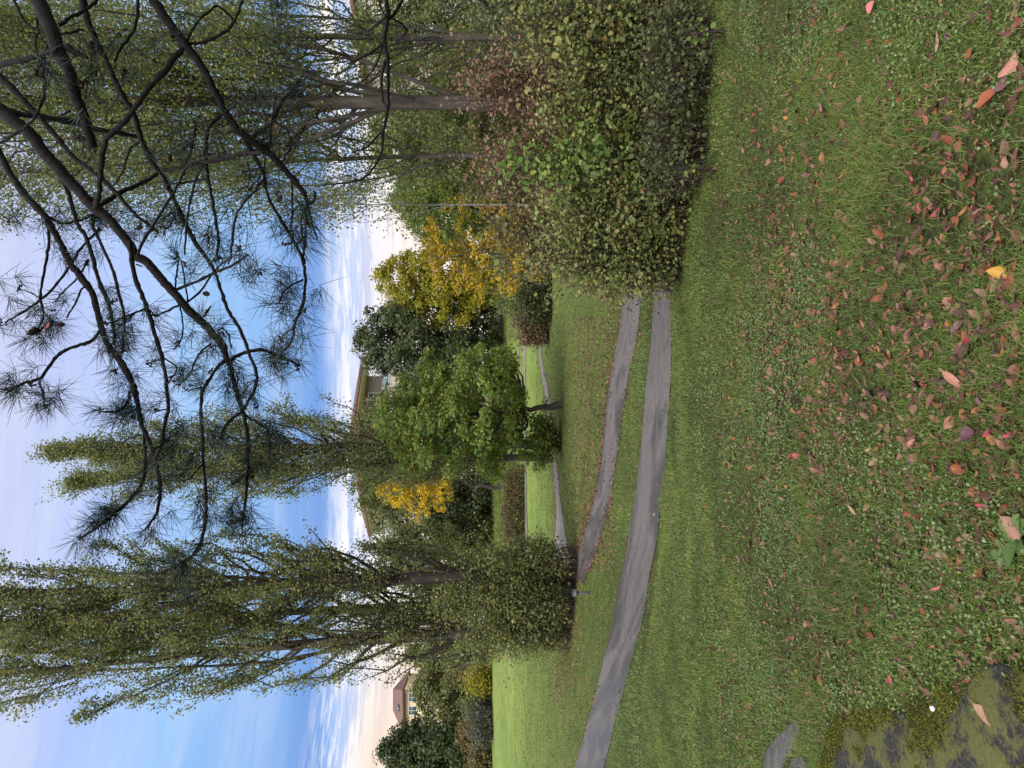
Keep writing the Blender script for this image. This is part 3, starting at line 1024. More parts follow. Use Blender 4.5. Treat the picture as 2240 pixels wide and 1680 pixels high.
def poplar(label, base, H, lean, prof, nbr, nleaf, leaf, mat, bark, rad, seed, group, forks=(), t0=.06, steep=1.0, sig=.16, name='poplar_tree', bend=1.6, dens_top=1.0, cat='tree', fold=True, fork_w=.45):
    """upright poplar: leader, extra leaders (forks), steep boughs, leaves strung along the boughs"""
    g = np.random.default_rng(seed)
    o = thing(name, label, cat, base, group)
    lean = np.asarray(lean, float)
    pt, pr = np.array(prof).T

    def axis(tv, k=0):
        tv = np.asarray(tv, float)[..., None]
        q = np.concatenate((lean[0] * tv ** bend, lean[1] * tv ** bend, H * tv), -1)
        return q
    mb = MB()
    tv = np.linspace(0, 1, 15)
    wob = np.cumsum(g.normal(size=(15, 3)) * (1, 1, 0), 0) * .012 * H / 15
    wob -= wob[0]
    cen = axis(tv) + wob
    flare = 1 + .5 * np.exp(-tv * H / .5)
    mb.tube(np.vstack((cen[0] - (0, 0, .3), cen)), np.concatenate(([rad * 1.6], rad * flare * (1 - .93 * tv))), 10)
    axes = [(cen, 0.0, rad)]
    for (ft, fx, fy, fh) in forks:     # secondary leaders
        p0 = np.array([np.interp(ft, tv, cen[:, k]) for k in range(3)])
        p3 = np.array((p0[0] + fx, p0[1] + fy, fh))
        ctl = np.array((p0 * .7 + p3 * .3) + (fx * .35, fy * .35, 0))
        pp = spline(np.array([p0, ctl, p0 * .35 + p3 * .65 + (fx * .2, fy * .2, 0), p3]), 5)
        r0 = rad * (1 - .93 * ft) * fork_w
        mb.tube(pp, np.linspace(r0, .012, len(pp)), 8)
        axes.append((pp, ft, r0))
    LP, WT = [], []
    for k in range(nbr):
        ai = 0 if not forks or g.random() < 1.6 / (len(axes) + .6) else int(g.integers(1, len(axes)))
        ax, f0, r0 = axes[ai]
        s = g.uniform(t0 if ai == 0 else .12, .96)
        s = s ** .9
        idx = s * (len(ax) - 1)
        p0 = np.array([np.interp(idx, np.arange(len(ax)), ax[:, q]) for q in range(3)])
        hz = p0[2] / H
        rt = np.interp(min(hz + .10, 1), pt, pr) * g.uniform(.35, 1.0) ** .7
        if ai:
            rt *= .7
        a_ = g.random() * 6.283
        rise = min(H * g.uniform(.09, .20) * steep, H * 1.02 - p0[2])
        hz1 = min(hz + rise / H, 1)
        rt = min(rt, np.interp(hz1, pt, pr) * 1.1 + .12)
        u = np.linspace(0, 1, 7)
        out_ = rt * (1 - (1 - u) ** 1.8)
        drift = axis(hz + u * rise / H) - axis(hz)
        pts = p0 + np.stack((np.cos(a_) * out_, np.sin(a_) * out_, 0 * u), 1) + np.stack((drift[:, 0], drift[:, 1], rise * u), 1)
        pts[1:] += g.normal(size=(6, 3)) * .05 * rt
        rb = max(.009, min(r0 * (1 - .9 * s) * .42, .05 + .01 * rise))
        mb.tube(pts, np.linspace(rb, .004, 7), 5, cap=False)
        LP.append(pts)
        WT.append((rise + rt * 1.5) * np.exp(g.normal() * .6) * (dens_top if hz > .55 else 1))
        for q in range(2):                      # side twigs
            i0 = int(g.integers(2, 6))
            d_ = unit(pts[i0] - pts[i0 - 1] + g.normal(size=3) * np.array((.7, .7, .3)) * rise * .12)
            L = rise * g.uniform(.2, .4)
            tw = np.array([pts[i0] + d_ * L * s_ + np.array((0, 0, .15 * L * s_ * s_)) for s_ in (0, .33, .66, 1)])
            mb.tube(tw, np.linspace(max(.005, rb * .4), .003, 4), 4, cap=False)
            LP.append(np.array([tw[0] + (tw[-1] - tw[0]) * s_ for s_ in np.linspace(0, 1, 7)]))
            WT.append(L * 1.3 * np.exp(g.normal() * .35))
    mb.build('trunk', bark, o, True)
    WT = np.array(WT) / np.sum(WT)
    pick = g.choice(len(LP), nleaf, p=WT)
    A = np.array(LP)
    s = np.clip(g.beta(1.6, 1.0, nleaf) * 6, 0, 5.999)
    i0 = s.astype(int)
    fr = (s - i0)[:, None]
    c = A[pick, i0] * (1 - fr) + A[pick, i0 + 1] * fr
    c = c + g.normal(size=c.shape) * sig * np.array((1, 1, 1.1))
    c = c[c[:, 2] > .05 * H * (t0 > .05) * .3]
    n = len(c)
    nr = g.normal(size=(n, 3)) + np.array((0, -.25, .25))
    L = leaf * g.uniform(.65, 1.25, n)
    v_, f_ = (leaves(c, nr, L, L * .85, g, .12, .35) if fold else diamonds(c, nr, L, L * .8, g))
    mesh_obj('crown', v_, f_, mat, o)
    return o


def round_tree(label, base, H, shape, nclump, per, leaf, mat, bark, rad, seed, group=None, clump=.55, name='tree', trunk_top=.35, flat=.65, cat='tree', limbs=16, shell=.55, stems=1, fold=False, offset=(0, 0)):
    """broad-crowned tree; shape: list of (height fraction, radius x, radius y)"""
    g = np.random.default_rng(seed)
    o = thing(name, label, cat, base, group)
    sh = np.array(shape, float)
    hmin = sh[0, 0]
    C = []
    ph = g.random(6) * 6.28
    wts = np.interp(np.linspace(hmin, 1, 60), sh[:, 0], sh[:, 1]) + .15
    hs = g.choice(np.linspace(hmin, 1, 60), nclump, p=wts / wts.sum()) + g.normal(size=nclump) * .008
    a_ = g.random(nclump) * 6.283
    rr = np.clip(g.random(nclump), 0, 1) ** (1 - shell) 
    lump = 1 + .20 * np.sin(a_ * 2 + ph[0] + hs * 7) + .13 * np.sin(a_ * 3 + ph[1] - hs * 17) + .08 * np.sin(a_ * 7 + hs * 31)
    rx = np.interp(hs, sh[:, 0], sh[:, 1]) * lump
    ry = np.interp(hs, sh[:, 0], sh[:, 2]) * lump
    C = np.stack((np.cos(a_) * rx * rr + offset[0] * hs, np.sin(a_) * ry * rr + offset[1] * hs, hs * H), 1)
    mb = MB()
    top = trunk_top * H
    for s_ in range(stems):
        dx, dy = (0, 0) if stems == 1 else g.normal(size=2) * rad * 3.0
        tgt = np.array((dx * 2 + offset[0] * trunk_top, dy * 2 + offset[1] * trunk_top, top))
        pts = sway(np.array((dx * .4, dy * .4, -.3)), tgt, 8, g, .35)
        mb.tube(pts, rad * (1 + .8 * np.exp(-np.linspace(0, 5, 8))) * (1 - .35 * np.linspace(0, 1, 8)) / (1 if stems == 1 else 1.5), 9)
        pl = sway(tgt, np.array((tgt[0] + offset[0] * (.95 - trunk_top), tgt[1], H * .92)), 8, g, .6)
        mb.tube(pl, np.linspace(rad * .65 / (1 if stems == 1 else 1.5), .012, 8), 7)
    far_ = np.argsort(-np.abs(rr) + g.random(nclump) * .4)[:limbs * 2]
    for k in far_:
        e = C[k]
        z0 = np.clip(e[2] - np.hypot(e[0], e[1]) * g.uniform(.5, 1.1), top * .85, H * .85)
        fz = max((z0 - top) / (H - top), 0)
        s0 = np.array((offset[0] * z0 / H, offset[1] * z0 / H, z0))
        ctl = (s0 + e) / 2 + np.array((0, 0, -.06 * H * g.random())) + (e - s0) * np.array((.12, .12, 0))
        pp = spline(np.array([s0, ctl, e]), 5) 
        pp[1:] += g.normal(size=(len(pp) - 1, 3)) * .012 * H * .25
        mb.tube(pp, np.linspace(rad * .42 * (1 - .75 * fz) + .006, .006, len(pp)), 5, cap=False)
    mb.build('trunk', bark, o, True)
    cs = clump * g.uniform(.6, 1.35, nclump)
    n = nclump * per
    k = np.repeat(np.arange(nclump), per)
    d_ = unit(g.normal(size=(n, 3))) * (g.random(n) ** .45)[:, None]
    c = C[k] + d_ * cs[k][:, None] * np.array((1, 1, flat))
    outw = unit(C[k] - np.array((0, 0, H * .55)) + g.normal(size=(n, 3)) * .01)
    nr = g.normal(size=(n, 3)) * .75 + outw * .55 + d_ * .4 + np.array((0, 0, .45))
    keep = c[:, 2] > .02
    c, nr = c[keep], nr[keep]
    n = len(c)
    L = leaf * g.uniform(.6, 1.3, n)
    v_, f_ = (leaves(c, nr, L, L * .8, g, .15, .2) if fold else diamonds(c, nr, L, L * .75, g))
    mesh_obj('crown', v_, f_, mat, o)
    return o


# --- big poplars left of the lawn (d about 22 m)
GP = 'tall poplars along the lawn'
prof_l = [(0, .35), (.05, 1.0), (.2, 1.45), (.45, 1.7), (.75, 1.5), (.9, .9), (1, .15)]
poplar('dark trunked tall poplar standing beside the fork of the paths', on(1258, 22.5), 20.5, (-.7, 0), prof_l, 150, 50000, .072, MT['poplar'], MT['bark_dark'], .24, 1, GP, t0=.03, sig=.105)
poplar('tall poplar leaning outward over the open lawn behind the bollard lamp', on(1378, 22.0), 21.0, (-1.9, .4), [(0, .3), (.05, .8), (.2, 1.3), (.45, 1.75), (.75, 1.7), (.9, 1.1), (1, .2)], 140, 46000, .072, MT['poplar'], MT['bark_dark'], .22, 2, GP, t0=.03, sig=.105,
       forks=((.28, -1.2, .3, 17), (.3, .6, .4, 18)))
poplar('middle poplar of the clump growing behind the bollard lamp', on(1318, 24.5), 19.5, (-1.2, .3), prof_l, 80, 24000, .074, MT['poplar'], MT['bark_dark'], .22, 3, GP, t0=.03, sig=.2)
# --- the pair further back
poplar('slender poplar with the highest tip behind the maple', on(972, 31), 21.7, (-.35, 0), [(0, .5), (.1, 1.3), (.3, 2.0), (.5, 2.0), (.7, 1.6), (.9, .75), (1, .1)], 160, 46000, .085, MT['poplar'], MT['bark_dark'], .20, 4, GP, sig=.15)
poplar('slender poplar with a blunt tip beside the highest one behind the maple', on(1000, 32.5), 21.8, (-1.1, 0), [(0, .4), (.1, 1.0), (.3, 1.4), (.5, 1.6), (.7, 1.3), (.9, .8), (1, .15)], 120, 32000, .085, MT['poplar'], MT['bark_dark'], .18, 5, GP, sig=.15)
# --- poplars behind the shrubs on the right
GR = 'many-stemmed poplars behind the shrubs'
poplar('large many stemmed poplar with a thick trunk rising from the shrubs', on(228, 13.5), 17.5, (.35, .3), [(0, .5), (.15, 1.2), (.3, 1.7), (.5, 2.1), (.7, 2.2), (.9, 1.5), (1, .3)], 280, 88000, .046, MT['poplar_right'], MT['bark_dark'], .165, 6, GR,
       forks=((.20, .75, .2, 15), (.22, -.8, .1, 14.5), (.25, 1.4, .5, 14), (.27, -.4, .8, 16), (.30, .35, -.5, 16), (.24, -1.3, .3, 12.5), (.16, 1.7, .1, 13)), t0=.14, sig=.15, bend=1.3, fork_w=.34)
poplar('pale stemmed poplar beside the thick trunked one at the picture edge', on(80, 16), 18, (.2, .3), [(0, .5), (.15, 1.2), (.3, 1.6), (.5, 2.0), (.7, 2.0), (.9, 1.4), (1, .3)], 200, 50000, .053, MT['poplar_right'], MT['bark_grey'], .095, 7, GR,
       forks=((.15, .8, .2, 15), (.18, -.8, .1, 14.5), (.25, .3, .5, 16)), t0=.08, sig=.2)
poplar('thin poplar with loose outer sprays on the open side of the thick trunked one', on(335, 17), 15.5, (-.55, .3), [(0, .4), (.15, .9), (.35, 1.2), (.55, 1.45), (.8, 1.3), (1, .2)], 130, 30000, .053, MT['poplar_right'], MT['bark_grey'], .07, 8, GR,
       forks=((.2, -.9, .2, 12), (.25, .8, .1, 13)), t0=.10, sig=.2)
# slender pale stem
poplar('young aspen with a thin pale straight trunk above the shrubs', on(448, 15), 7.4, (.02, 0), [(0, .05), (.45, .15), (.6, .5), (.8, .6), (1, .2)], 34, 1700, .055, MT['poplar_right'], MT['bark_pale'], .024, 9, None, t0=.40, sig=.14, name='aspen_tree')

# --- the maple
round_tree('green maple with a short dark trunk beside the far path', on(880, 28), 7.25,
           [(.23, 1.2, 1.0), (.29, 2.4, 2.0), (.42, 2.9, 2.4), (.55, 2.75, 2.3), (.72, 2.25, 2.0), (.88, 1.35, 1.3), (1, .4, .4)], 250, 110, .115, MT['maple'], MT['bark_dark'], .13, 12,
           clump=.50, name='maple_tree', trunk_top=.26, limbs=22, fold=True, offset=(-.8, 0), shell=.7)
# suckers at the poplar's foot
def shrub(label, base, rx, ry, h, nst, nleaf, leaf, mat, seed, group=None, wood=None, name='shrub', low=.25, sig=.10, dead=0, cat='shrub', spread=.35, rstem=.008, upright=.6, wid=.72, fold=True, h0=0.0):
    g = np.random.default_rng(seed)
    o = thing(name, label, cat, base, group)
    mb = MB()
    LP, WT = [], []
    for k in range(nst):
        a_, q = g.random() * 6.283, math.sqrt(g.random())
        b = np.array((math.cos(a_) * rx * q * spread, math.sin(a_) * ry * q * spread, -.05))
        a2 = a_ + g.normal() * .6
        q2 = g.random() ** .55
        hz = h * (1 - .45 * q2 ** 3) * g.uniform(.55, 1.04)
        e = np.array((math.cos(a2) * rx * q2, math.sin(a2) * ry * q2, hz))
        m_ = b * (1 - .45) + e * .45 + np.array((0, 0, hz * .22 * upright))
        pts = spline(np.array([b, m_, e]), 4)
        pts[1:] += g.normal(size=(len(pts) - 1, 3)) * .018 * h
        mb.tube(pts, np.linspace(rstem * g.uniform(.7, 1.5), .0022, len(pts)), 4, cap=False)
        LP.append(pts)
        WT.append(np.exp(g.normal() * .6) * h)
        for t_ in range(2):
            i0 = int(g.integers(2, len(pts) - 1))
            L = h * g.uniform(.12, .32)
            d_ = unit(g.normal(size=3) + np.array((0, 0, .5)) + unit(pts[i0] - pts[i0 - 1]))
            tw = pts[i0] + d_ * np.linspace(0, L, len(pts))[:, None] + np.array((0, 0, -.12)) * (np.linspace(0, L, len(pts))[:, None] ** 2)
            mb.tube(tw[::2] if len(tw) > 5 else tw, np.linspace(.004, .0018, len(tw[::2] if len(tw) > 5 else tw)), 4, cap=False)
            LP.append(tw)
            WT.append(L * 1.2 * np.exp(g.normal() * .4))
    mb.build('stems', wood or MT['twig'], o, True)
    A = np.array(LP)
    WT = np.array(WT) / np.sum(WT)
    pick = g.choice(len(A), nleaf, p=WT)
    m_ = A.shape[1] - 1
    s = np.clip((low + (1 - low) * g.random(nleaf)) * m_, 0, m_ - 1e-3)
    i0 = s.astype(int)
    fr = (s - i0)[:, None]
    c = A[pick, i0] * (1 - fr) + A[pick, i0 + 1] * fr + g.normal(size=(nleaf, 3)) * sig
    kp = c[:, 2] > .02 + h0
    c, pick2 = c[kp], pick[kp]
    n = len(c)
    nr = g.normal(size=(n, 3)) * .8 + np.array((0, -.25, .75)) + unit(c * np.array((1, 1, .3))) * .35
    L = leaf * g.uniform(.5, 1.35, n) * np.exp(g.normal(size=len(A)) * .22)[pick2]
    v_, f_ = leaves(c, nr, L, L * wid, g, .12, .25) if fold else diamonds(c, nr, L, L * wid, g)
    mesh_obj('foliage', v_, f_, mat, o)
    return o


shrub('fan of leafy suckers at the foot of the poplar behind the maple', on(965, 29.0), 1.5, .9, 1.75, 90, 5600, .09, MT['maple'], 31, wood=MT['twig'], low=.35, sig=.08, spread=.25, rstem=.012)
shrub('skirt of leafy shoots round the foot of the dark trunked poplar', on(1240, 22.2), .95, .9, 3.6, 90, 9000, .07, MT['poplar'], 32, low=.2, sig=.12, spread=.8)
shrub('dense skirt of shoots under the leaning poplar', on(1352, 21.4), 1.2, 1.0, 4.0, 130, 17000, .07, MT['poplar'], 33, low=.12, sig=.14, spread=.8)

# --- row of trees beyond the far lawn
GB = 'trees beyond the far lawn'
def bt(label, sy, d, topV, halfw, mat, seed, leaf=.26, per=46, ncl=150, name='tree', low=.12, round_=1.0, clump=None, bark=None, limbs=8, dz=0):
    b = on(sy, d)
    H = EYE + (1120 - topV) / FPX * d - b[2]
    rw = halfw / FPX * d
    shp = [(low, .55 * rw, .55 * rw), (low + .18, .92 * rw, .9 * rw), (.5, rw, rw), (.72, .86 * rw, .85 * rw), (.9, .55 * rw * round_, .55 * rw), (1, .18 * rw, .18 * rw)]
    return round_tree(label, b, H, shp, int(ncl * 1.15), int(per * 1.5), leaf * 1.12, mat, bark or MT['bark_dark'], max(.10, H * .018), seed, GB, clump or rw * .22, name, .3, .8, limbs=limbs)


bt('dense dark green round tree next to the yellowing tree', 742, 64, 780, 116, MT['dark'], 41, .23, 70, 330, low=.04, clump=.8, limbs=6)
bt('yellow green tree touching the dark round tree', 615, 60, 815, 82, MT['yellowgreen'], 42, .20, 60, 230, low=.12, clump=.7)
bt('light green airy tree behind the pale aspen trunk', 446, 40, 862, 112, MT['willow'], 43, .14, 60, 230, low=.08, clump=.55)
bt('mid green tree behind the thick poplar trunk', 320, 30, 822, 105, MT['olive'], 44, .12, 60, 220, low=.05, clump=.55)
bt('olive green tree at the picture edge behind the pale poplar', 70, 27, 772, 135, MT['olive'], 45, .12, 60, 260, low=.03, clump=.55)
bt('low green thicket tree between the two thick poplars', 205, 24, 820, 125, MT['olive'], 46, .10, 55, 220, low=.03, clump=.45)
bt('tall dark shrubby tree in the gap beside the maple', 1010, 66, 845, 95, MT['dark'], 47, .22, 60, 190, low=.04)
bt('small bright yellow tree glowing between the poplars', 1068, 56, 824, 56, MT['yellow'], 48, .15, 30, 110, low=.50, clump=.5)
bt('dark spreading tree with bare lower boughs behind the yellow tree', 1100, 72, 790, 90, MT['olive'], 49, .22, 60, 220, low=.18)
bt('olive tree behind the dark trunked poplar', 1215, 64, 835, 105, MT['olive'], 50, .22, 60, 240, low=.03)
bt('green tree behind the slender poplars', 900, 70, 800, 90, MT['olive'], 51, .22, 60, 220, low=.05)
bt('dark undergrowth tree at the back of the yellow tree', 1130, 66, 940, 80, MT['dark'], 52, .2, 50, 170, low=.02)
bt('dark green tree beside the gabled house on the hill', 1640, 72, 834, 66, MT['dark'], 53, .24, 60, 300, low=.03, clump=.9)
bt('olive tree below the gabled house on the hill', 1510, 74, 902, 74, MT['olive'], 54, .22, 55, 230, low=.03)
bt('green tree behind the leaning poplar by the open lawn', 1425, 76, 890, 66, MT['olive'], 55, .22, 50, 190, low=.03)
bt('dark tree at the picture edge past the open lawn', 1700, 74, 862, 70, MT['dark'], 56, .24, 50, 180, low=.03)
bt('broad yellow green tree far behind the thick poplar trunk', 290, 56, 800, 150, MT['willow'], 57, .20, 60, 260, low=.02, round_=1.5, clump=1.1)
bt('green tree far behind the pale poplar at the picture edge', 120, 50, 806, 140, MT['olive'], 58, .20, 60, 240, low=.02, round_=1.5, clump=1.1)
bt('olive tree far behind the aspen', 430, 58, 872, 110, MT['willow'], 59, .20, 60, 200, low=.02, round_=1.5, clump=1.0)
# orange-leaved tree nearer the shrubs
round_tree('orange and yellow leaved tree with grey stems above the shrubs', on(545, 17), 4.2,
           [(.30, .6, .6), (.45, 1.2, 1.1), (.62, 1.35, 1.2), (.80, 1.15, 1.0), (.93, .7, .7), (1, .3, .3)], 150, 30, .075, MT['orange'], MT['bark_grey'], .055, 61, clump=.24, name='tree', trunk_top=.3, limbs=24, stems=3, fold=True, shell=.3)

# --- bushes along the far edge of the open lawn
GS = 'bushes along the far edge of the lawn'
for (lb, sy, d, topV, hw, mt, sd) in [
        ('round yellow green bush on the far edge of the lawn', 1488, 58, 1012, 38, 'yellowgreen', 71),
        ('tan seed headed bush on the far edge of the lawn', 1606, 60, 990, 34, 'tan', 72),
        ('grey green bush in front of the tan bush', 1580, 57, 1012, 50, 'greyleaf', 73),
        ('low olive bush next to the yellow green bush', 1545, 59, 1005, 40, 'olive', 74),
        ('brownish bush at the picture edge past the lawn', 1665, 58, 1020, 40, 'hedge', 75),
        ('reddish bush deep between the leaning poplar and the olive tree', 1465, 68, 960, 40, 'hedge', 76),
        ('yellowing bush beside the leaning poplar', 1420, 62, 985, 40, 'olive', 77)]:
    b = on(sy, d)
    h = EYE + (1120 - topV) / FPX * d - b[2]
    shrub(lb, b, hw / FPX * d, hw / FPX * d * .8, h, 70, 4200, .16, MT[mt], sd, GS, low=.05, sig=.2, spread=.75, rstem=.015, fold=False)

# brown hedge above the far path
g = np.random.default_rng(90)
hb = on(1125, 51.5)
ho = thing('hedge', 'long brownish hedge along the far path', 'hedge', hb)
n = 17000
hw = 105 / FPX * 52
x = (g.random(n) * 2 - 1) * hw
y = (g.random(n) - .5) * 1.8
hh = 1.05 + .55 * vnoise(x * .7 + 30, y + 4) + .35 * vnoise(x * 2.3 + 9, y * 2)
z = hh * np.sqrt(g.random(n)) * np.clip(1.2 - (np.abs(x) / hw) ** 6, 0, 1)
c = np.stack((x, y * (1 - .3 * z / 2), z + ground(x + hb[0], y + hb[1]) - hb[2]), 1)
v, f = diamonds(c, g.normal(size=(n, 3)) + (0, -.4, .4), g.uniform(.08, .2, n), .06, g)
mesh_obj('foliage', v, f, MT['hedge'], ho)
mb = MB()
for k in range(90):
    bx = (g.random() * 2 - 1) * hw * .95
    by = g.normal() * .4
    zb = float(ground(bx + hb[0], by + hb[1])) - hb[2]
    mb.tube(sway(np.array((bx, by, zb - .1)), np.array((bx + g.normal() * .25, by + g.normal() * .2, zb + 1.5)), 5, g, .3), np.linspace(.02, .006, 5), 4)
mb.build('stems', MT['twig'], ho)
# tall grass on the slope behind it
n = 26000
x = (840 - g.uniform(1010, 1250, n)) / FPX * 57
y = g.uniform(52, 62, n)
c = np.stack((x, y, ground(x, y) + .15 + g.random(n) * 1.0), 1)
nr = np.stack((g.normal(size=n), -np.ones(n) * 1.0, g.normal(size=n) * .2), 1)
v, f = diamonds(c, nr, g.uniform(.3, .6, n), .05, g)
tag(mesh_obj('tall_grass', v, f, MT['grasslong']), kind='stuff')

# --- shrubs in the middle, across the paths
GM = 'rounded shrubs across the paths'
for (lb, sy, V0, topV, hw, mt, sd, nl) in [
        ('brown twiggy shrub at the open end of the group across the paths', 722, 1200, 1105, 40, 'rust', 81, 4200),
        ('dark green shrub in the middle of the group across the paths', 668, 1206, 1112, 46, 'snow_dark', 82, 5200),
        ('grey green shrub partly behind the front thicket across the paths', 610, 1206, 1085, 50, 'olive', 83, 5200),
        ('light green shrub rising behind the dark one across the paths', 655, 1180, 1078, 48, 'snow', 84, 4200)]:
    b = cast(V0, sy)[0]
    h = (V0 - topV) / FPX * b[1]
    shrub(lb, b, hw / FPX * b[1], hw / FPX * b[1] * .8, h, 80, nl, .09, MT[mt], sd, GM, low=.04, sig=.12, spread=.8, rstem=.01)

# --- thicket on the right
GT = 'shrubs of the thicket beside the lawn'
def tk(lb, sy, d, topV, hw, mt, sd, nst, nl, leaf, low=.2, sig=.07, wood=None, spread=.7, wid=.72, depth=.8, h0=0):
    b = on(sy, d)
    h = EYE + (1120 - topV) / FPX * d - b[2]
    r_ = hw / FPX * d
    shrub(lb, b, r_, max(r_ * depth, .35), h, nst, nl, leaf, MT[mt], sd, GT, low=low, sig=sig, wood=wood, spread=spread, wid=wid, rstem=.007, h0=h0)


tk('pale leaved shrub at the open end of the thicket beside the path', 535, 7.3, 1160, 105, 'snow', 101, 140, 12500, .037, low=.10, spread=.75)
tk('light green shrub with red brown twigs in the thicket', 440, 6.9, 1185, 85, 'snow', 102, 100, 8500, .036, low=.08)
tk('bright green shrub with upright shoots in the thicket', 372, 7.0, 1092, 72, 'fresh', 103, 60, 3300, .052, low=.45, spread=.5)
tk('tall snowberry shrub at the picture edge of the thicket', 70, 6.6, 1085, 100, 'snow', 104, 140, 12500, .037, low=.08)
tk('mid green snowberry shrub in the middle of the thicket', 215, 6.9, 1175, 95, 'snow', 105, 120, 12000, .036, low=.1)
tk('rusty pink shrub showing above the snowberries', 190, 8.3, 1000, 110, 'rust', 106, 170, 14000, .036, low=.4, sig=.09)
tk('purplish brown shrub behind the bright green shoots', 375, 8.8, 1005, 95, 'rust', 107, 140, 11000, .036, low=.35, sig=.09)
tk('dull brown twiggy shrub at the back of the thicket next to the aspen', 515, 9.4, 1045, 95, 'hedge', 108, 120, 6500, .045, low=.3, sig=.1)
tk('dark green shrub at the back of the thicket at the picture edge', 40, 9.0, 985, 110, 'snow_dark', 109, 120, 7000, .05, low=.3, sig=.1)
tk('low dark shrub at the foot of the tall snowberry', 120, 6.0, 1390, 130, 'snow_dark', 110, 90, 3000, .033, low=.12, sig=.08, h0=.03)
tk('low dark shrub with brown twigs at the foot of the bright green one', 330, 6.2, 1375, 110, 'snow_dark', 111, 90, 2600, .032, low=.12, sig=.08, h0=.03)
tk('low brown shrub leaning out beside the path end', 600, 7.9, 1245, 50, 'rust', 112, 60, 1500, .04, low=.1)
for lb, sy, d, tv_, hw, nl, sd in [('bright green sprig low in the dark foot of the thicket', 375, 5.75, 1450, 22, 34, 121), ('blue green sprig low at the picture edge', 75, 5.45, 1470, 30, 34, 122)]:
    b = on(sy, d)
    h = EYE + (1120 - tv_) / FPX * d - b[2]
    shrub(lb, b, hw / FPX * d, hw / FPX * d, h, 6, nl, .042, MT['fresh'], sd, None, low=.35, sig=.03, spread=.4, name='sprig', cat='sprig')

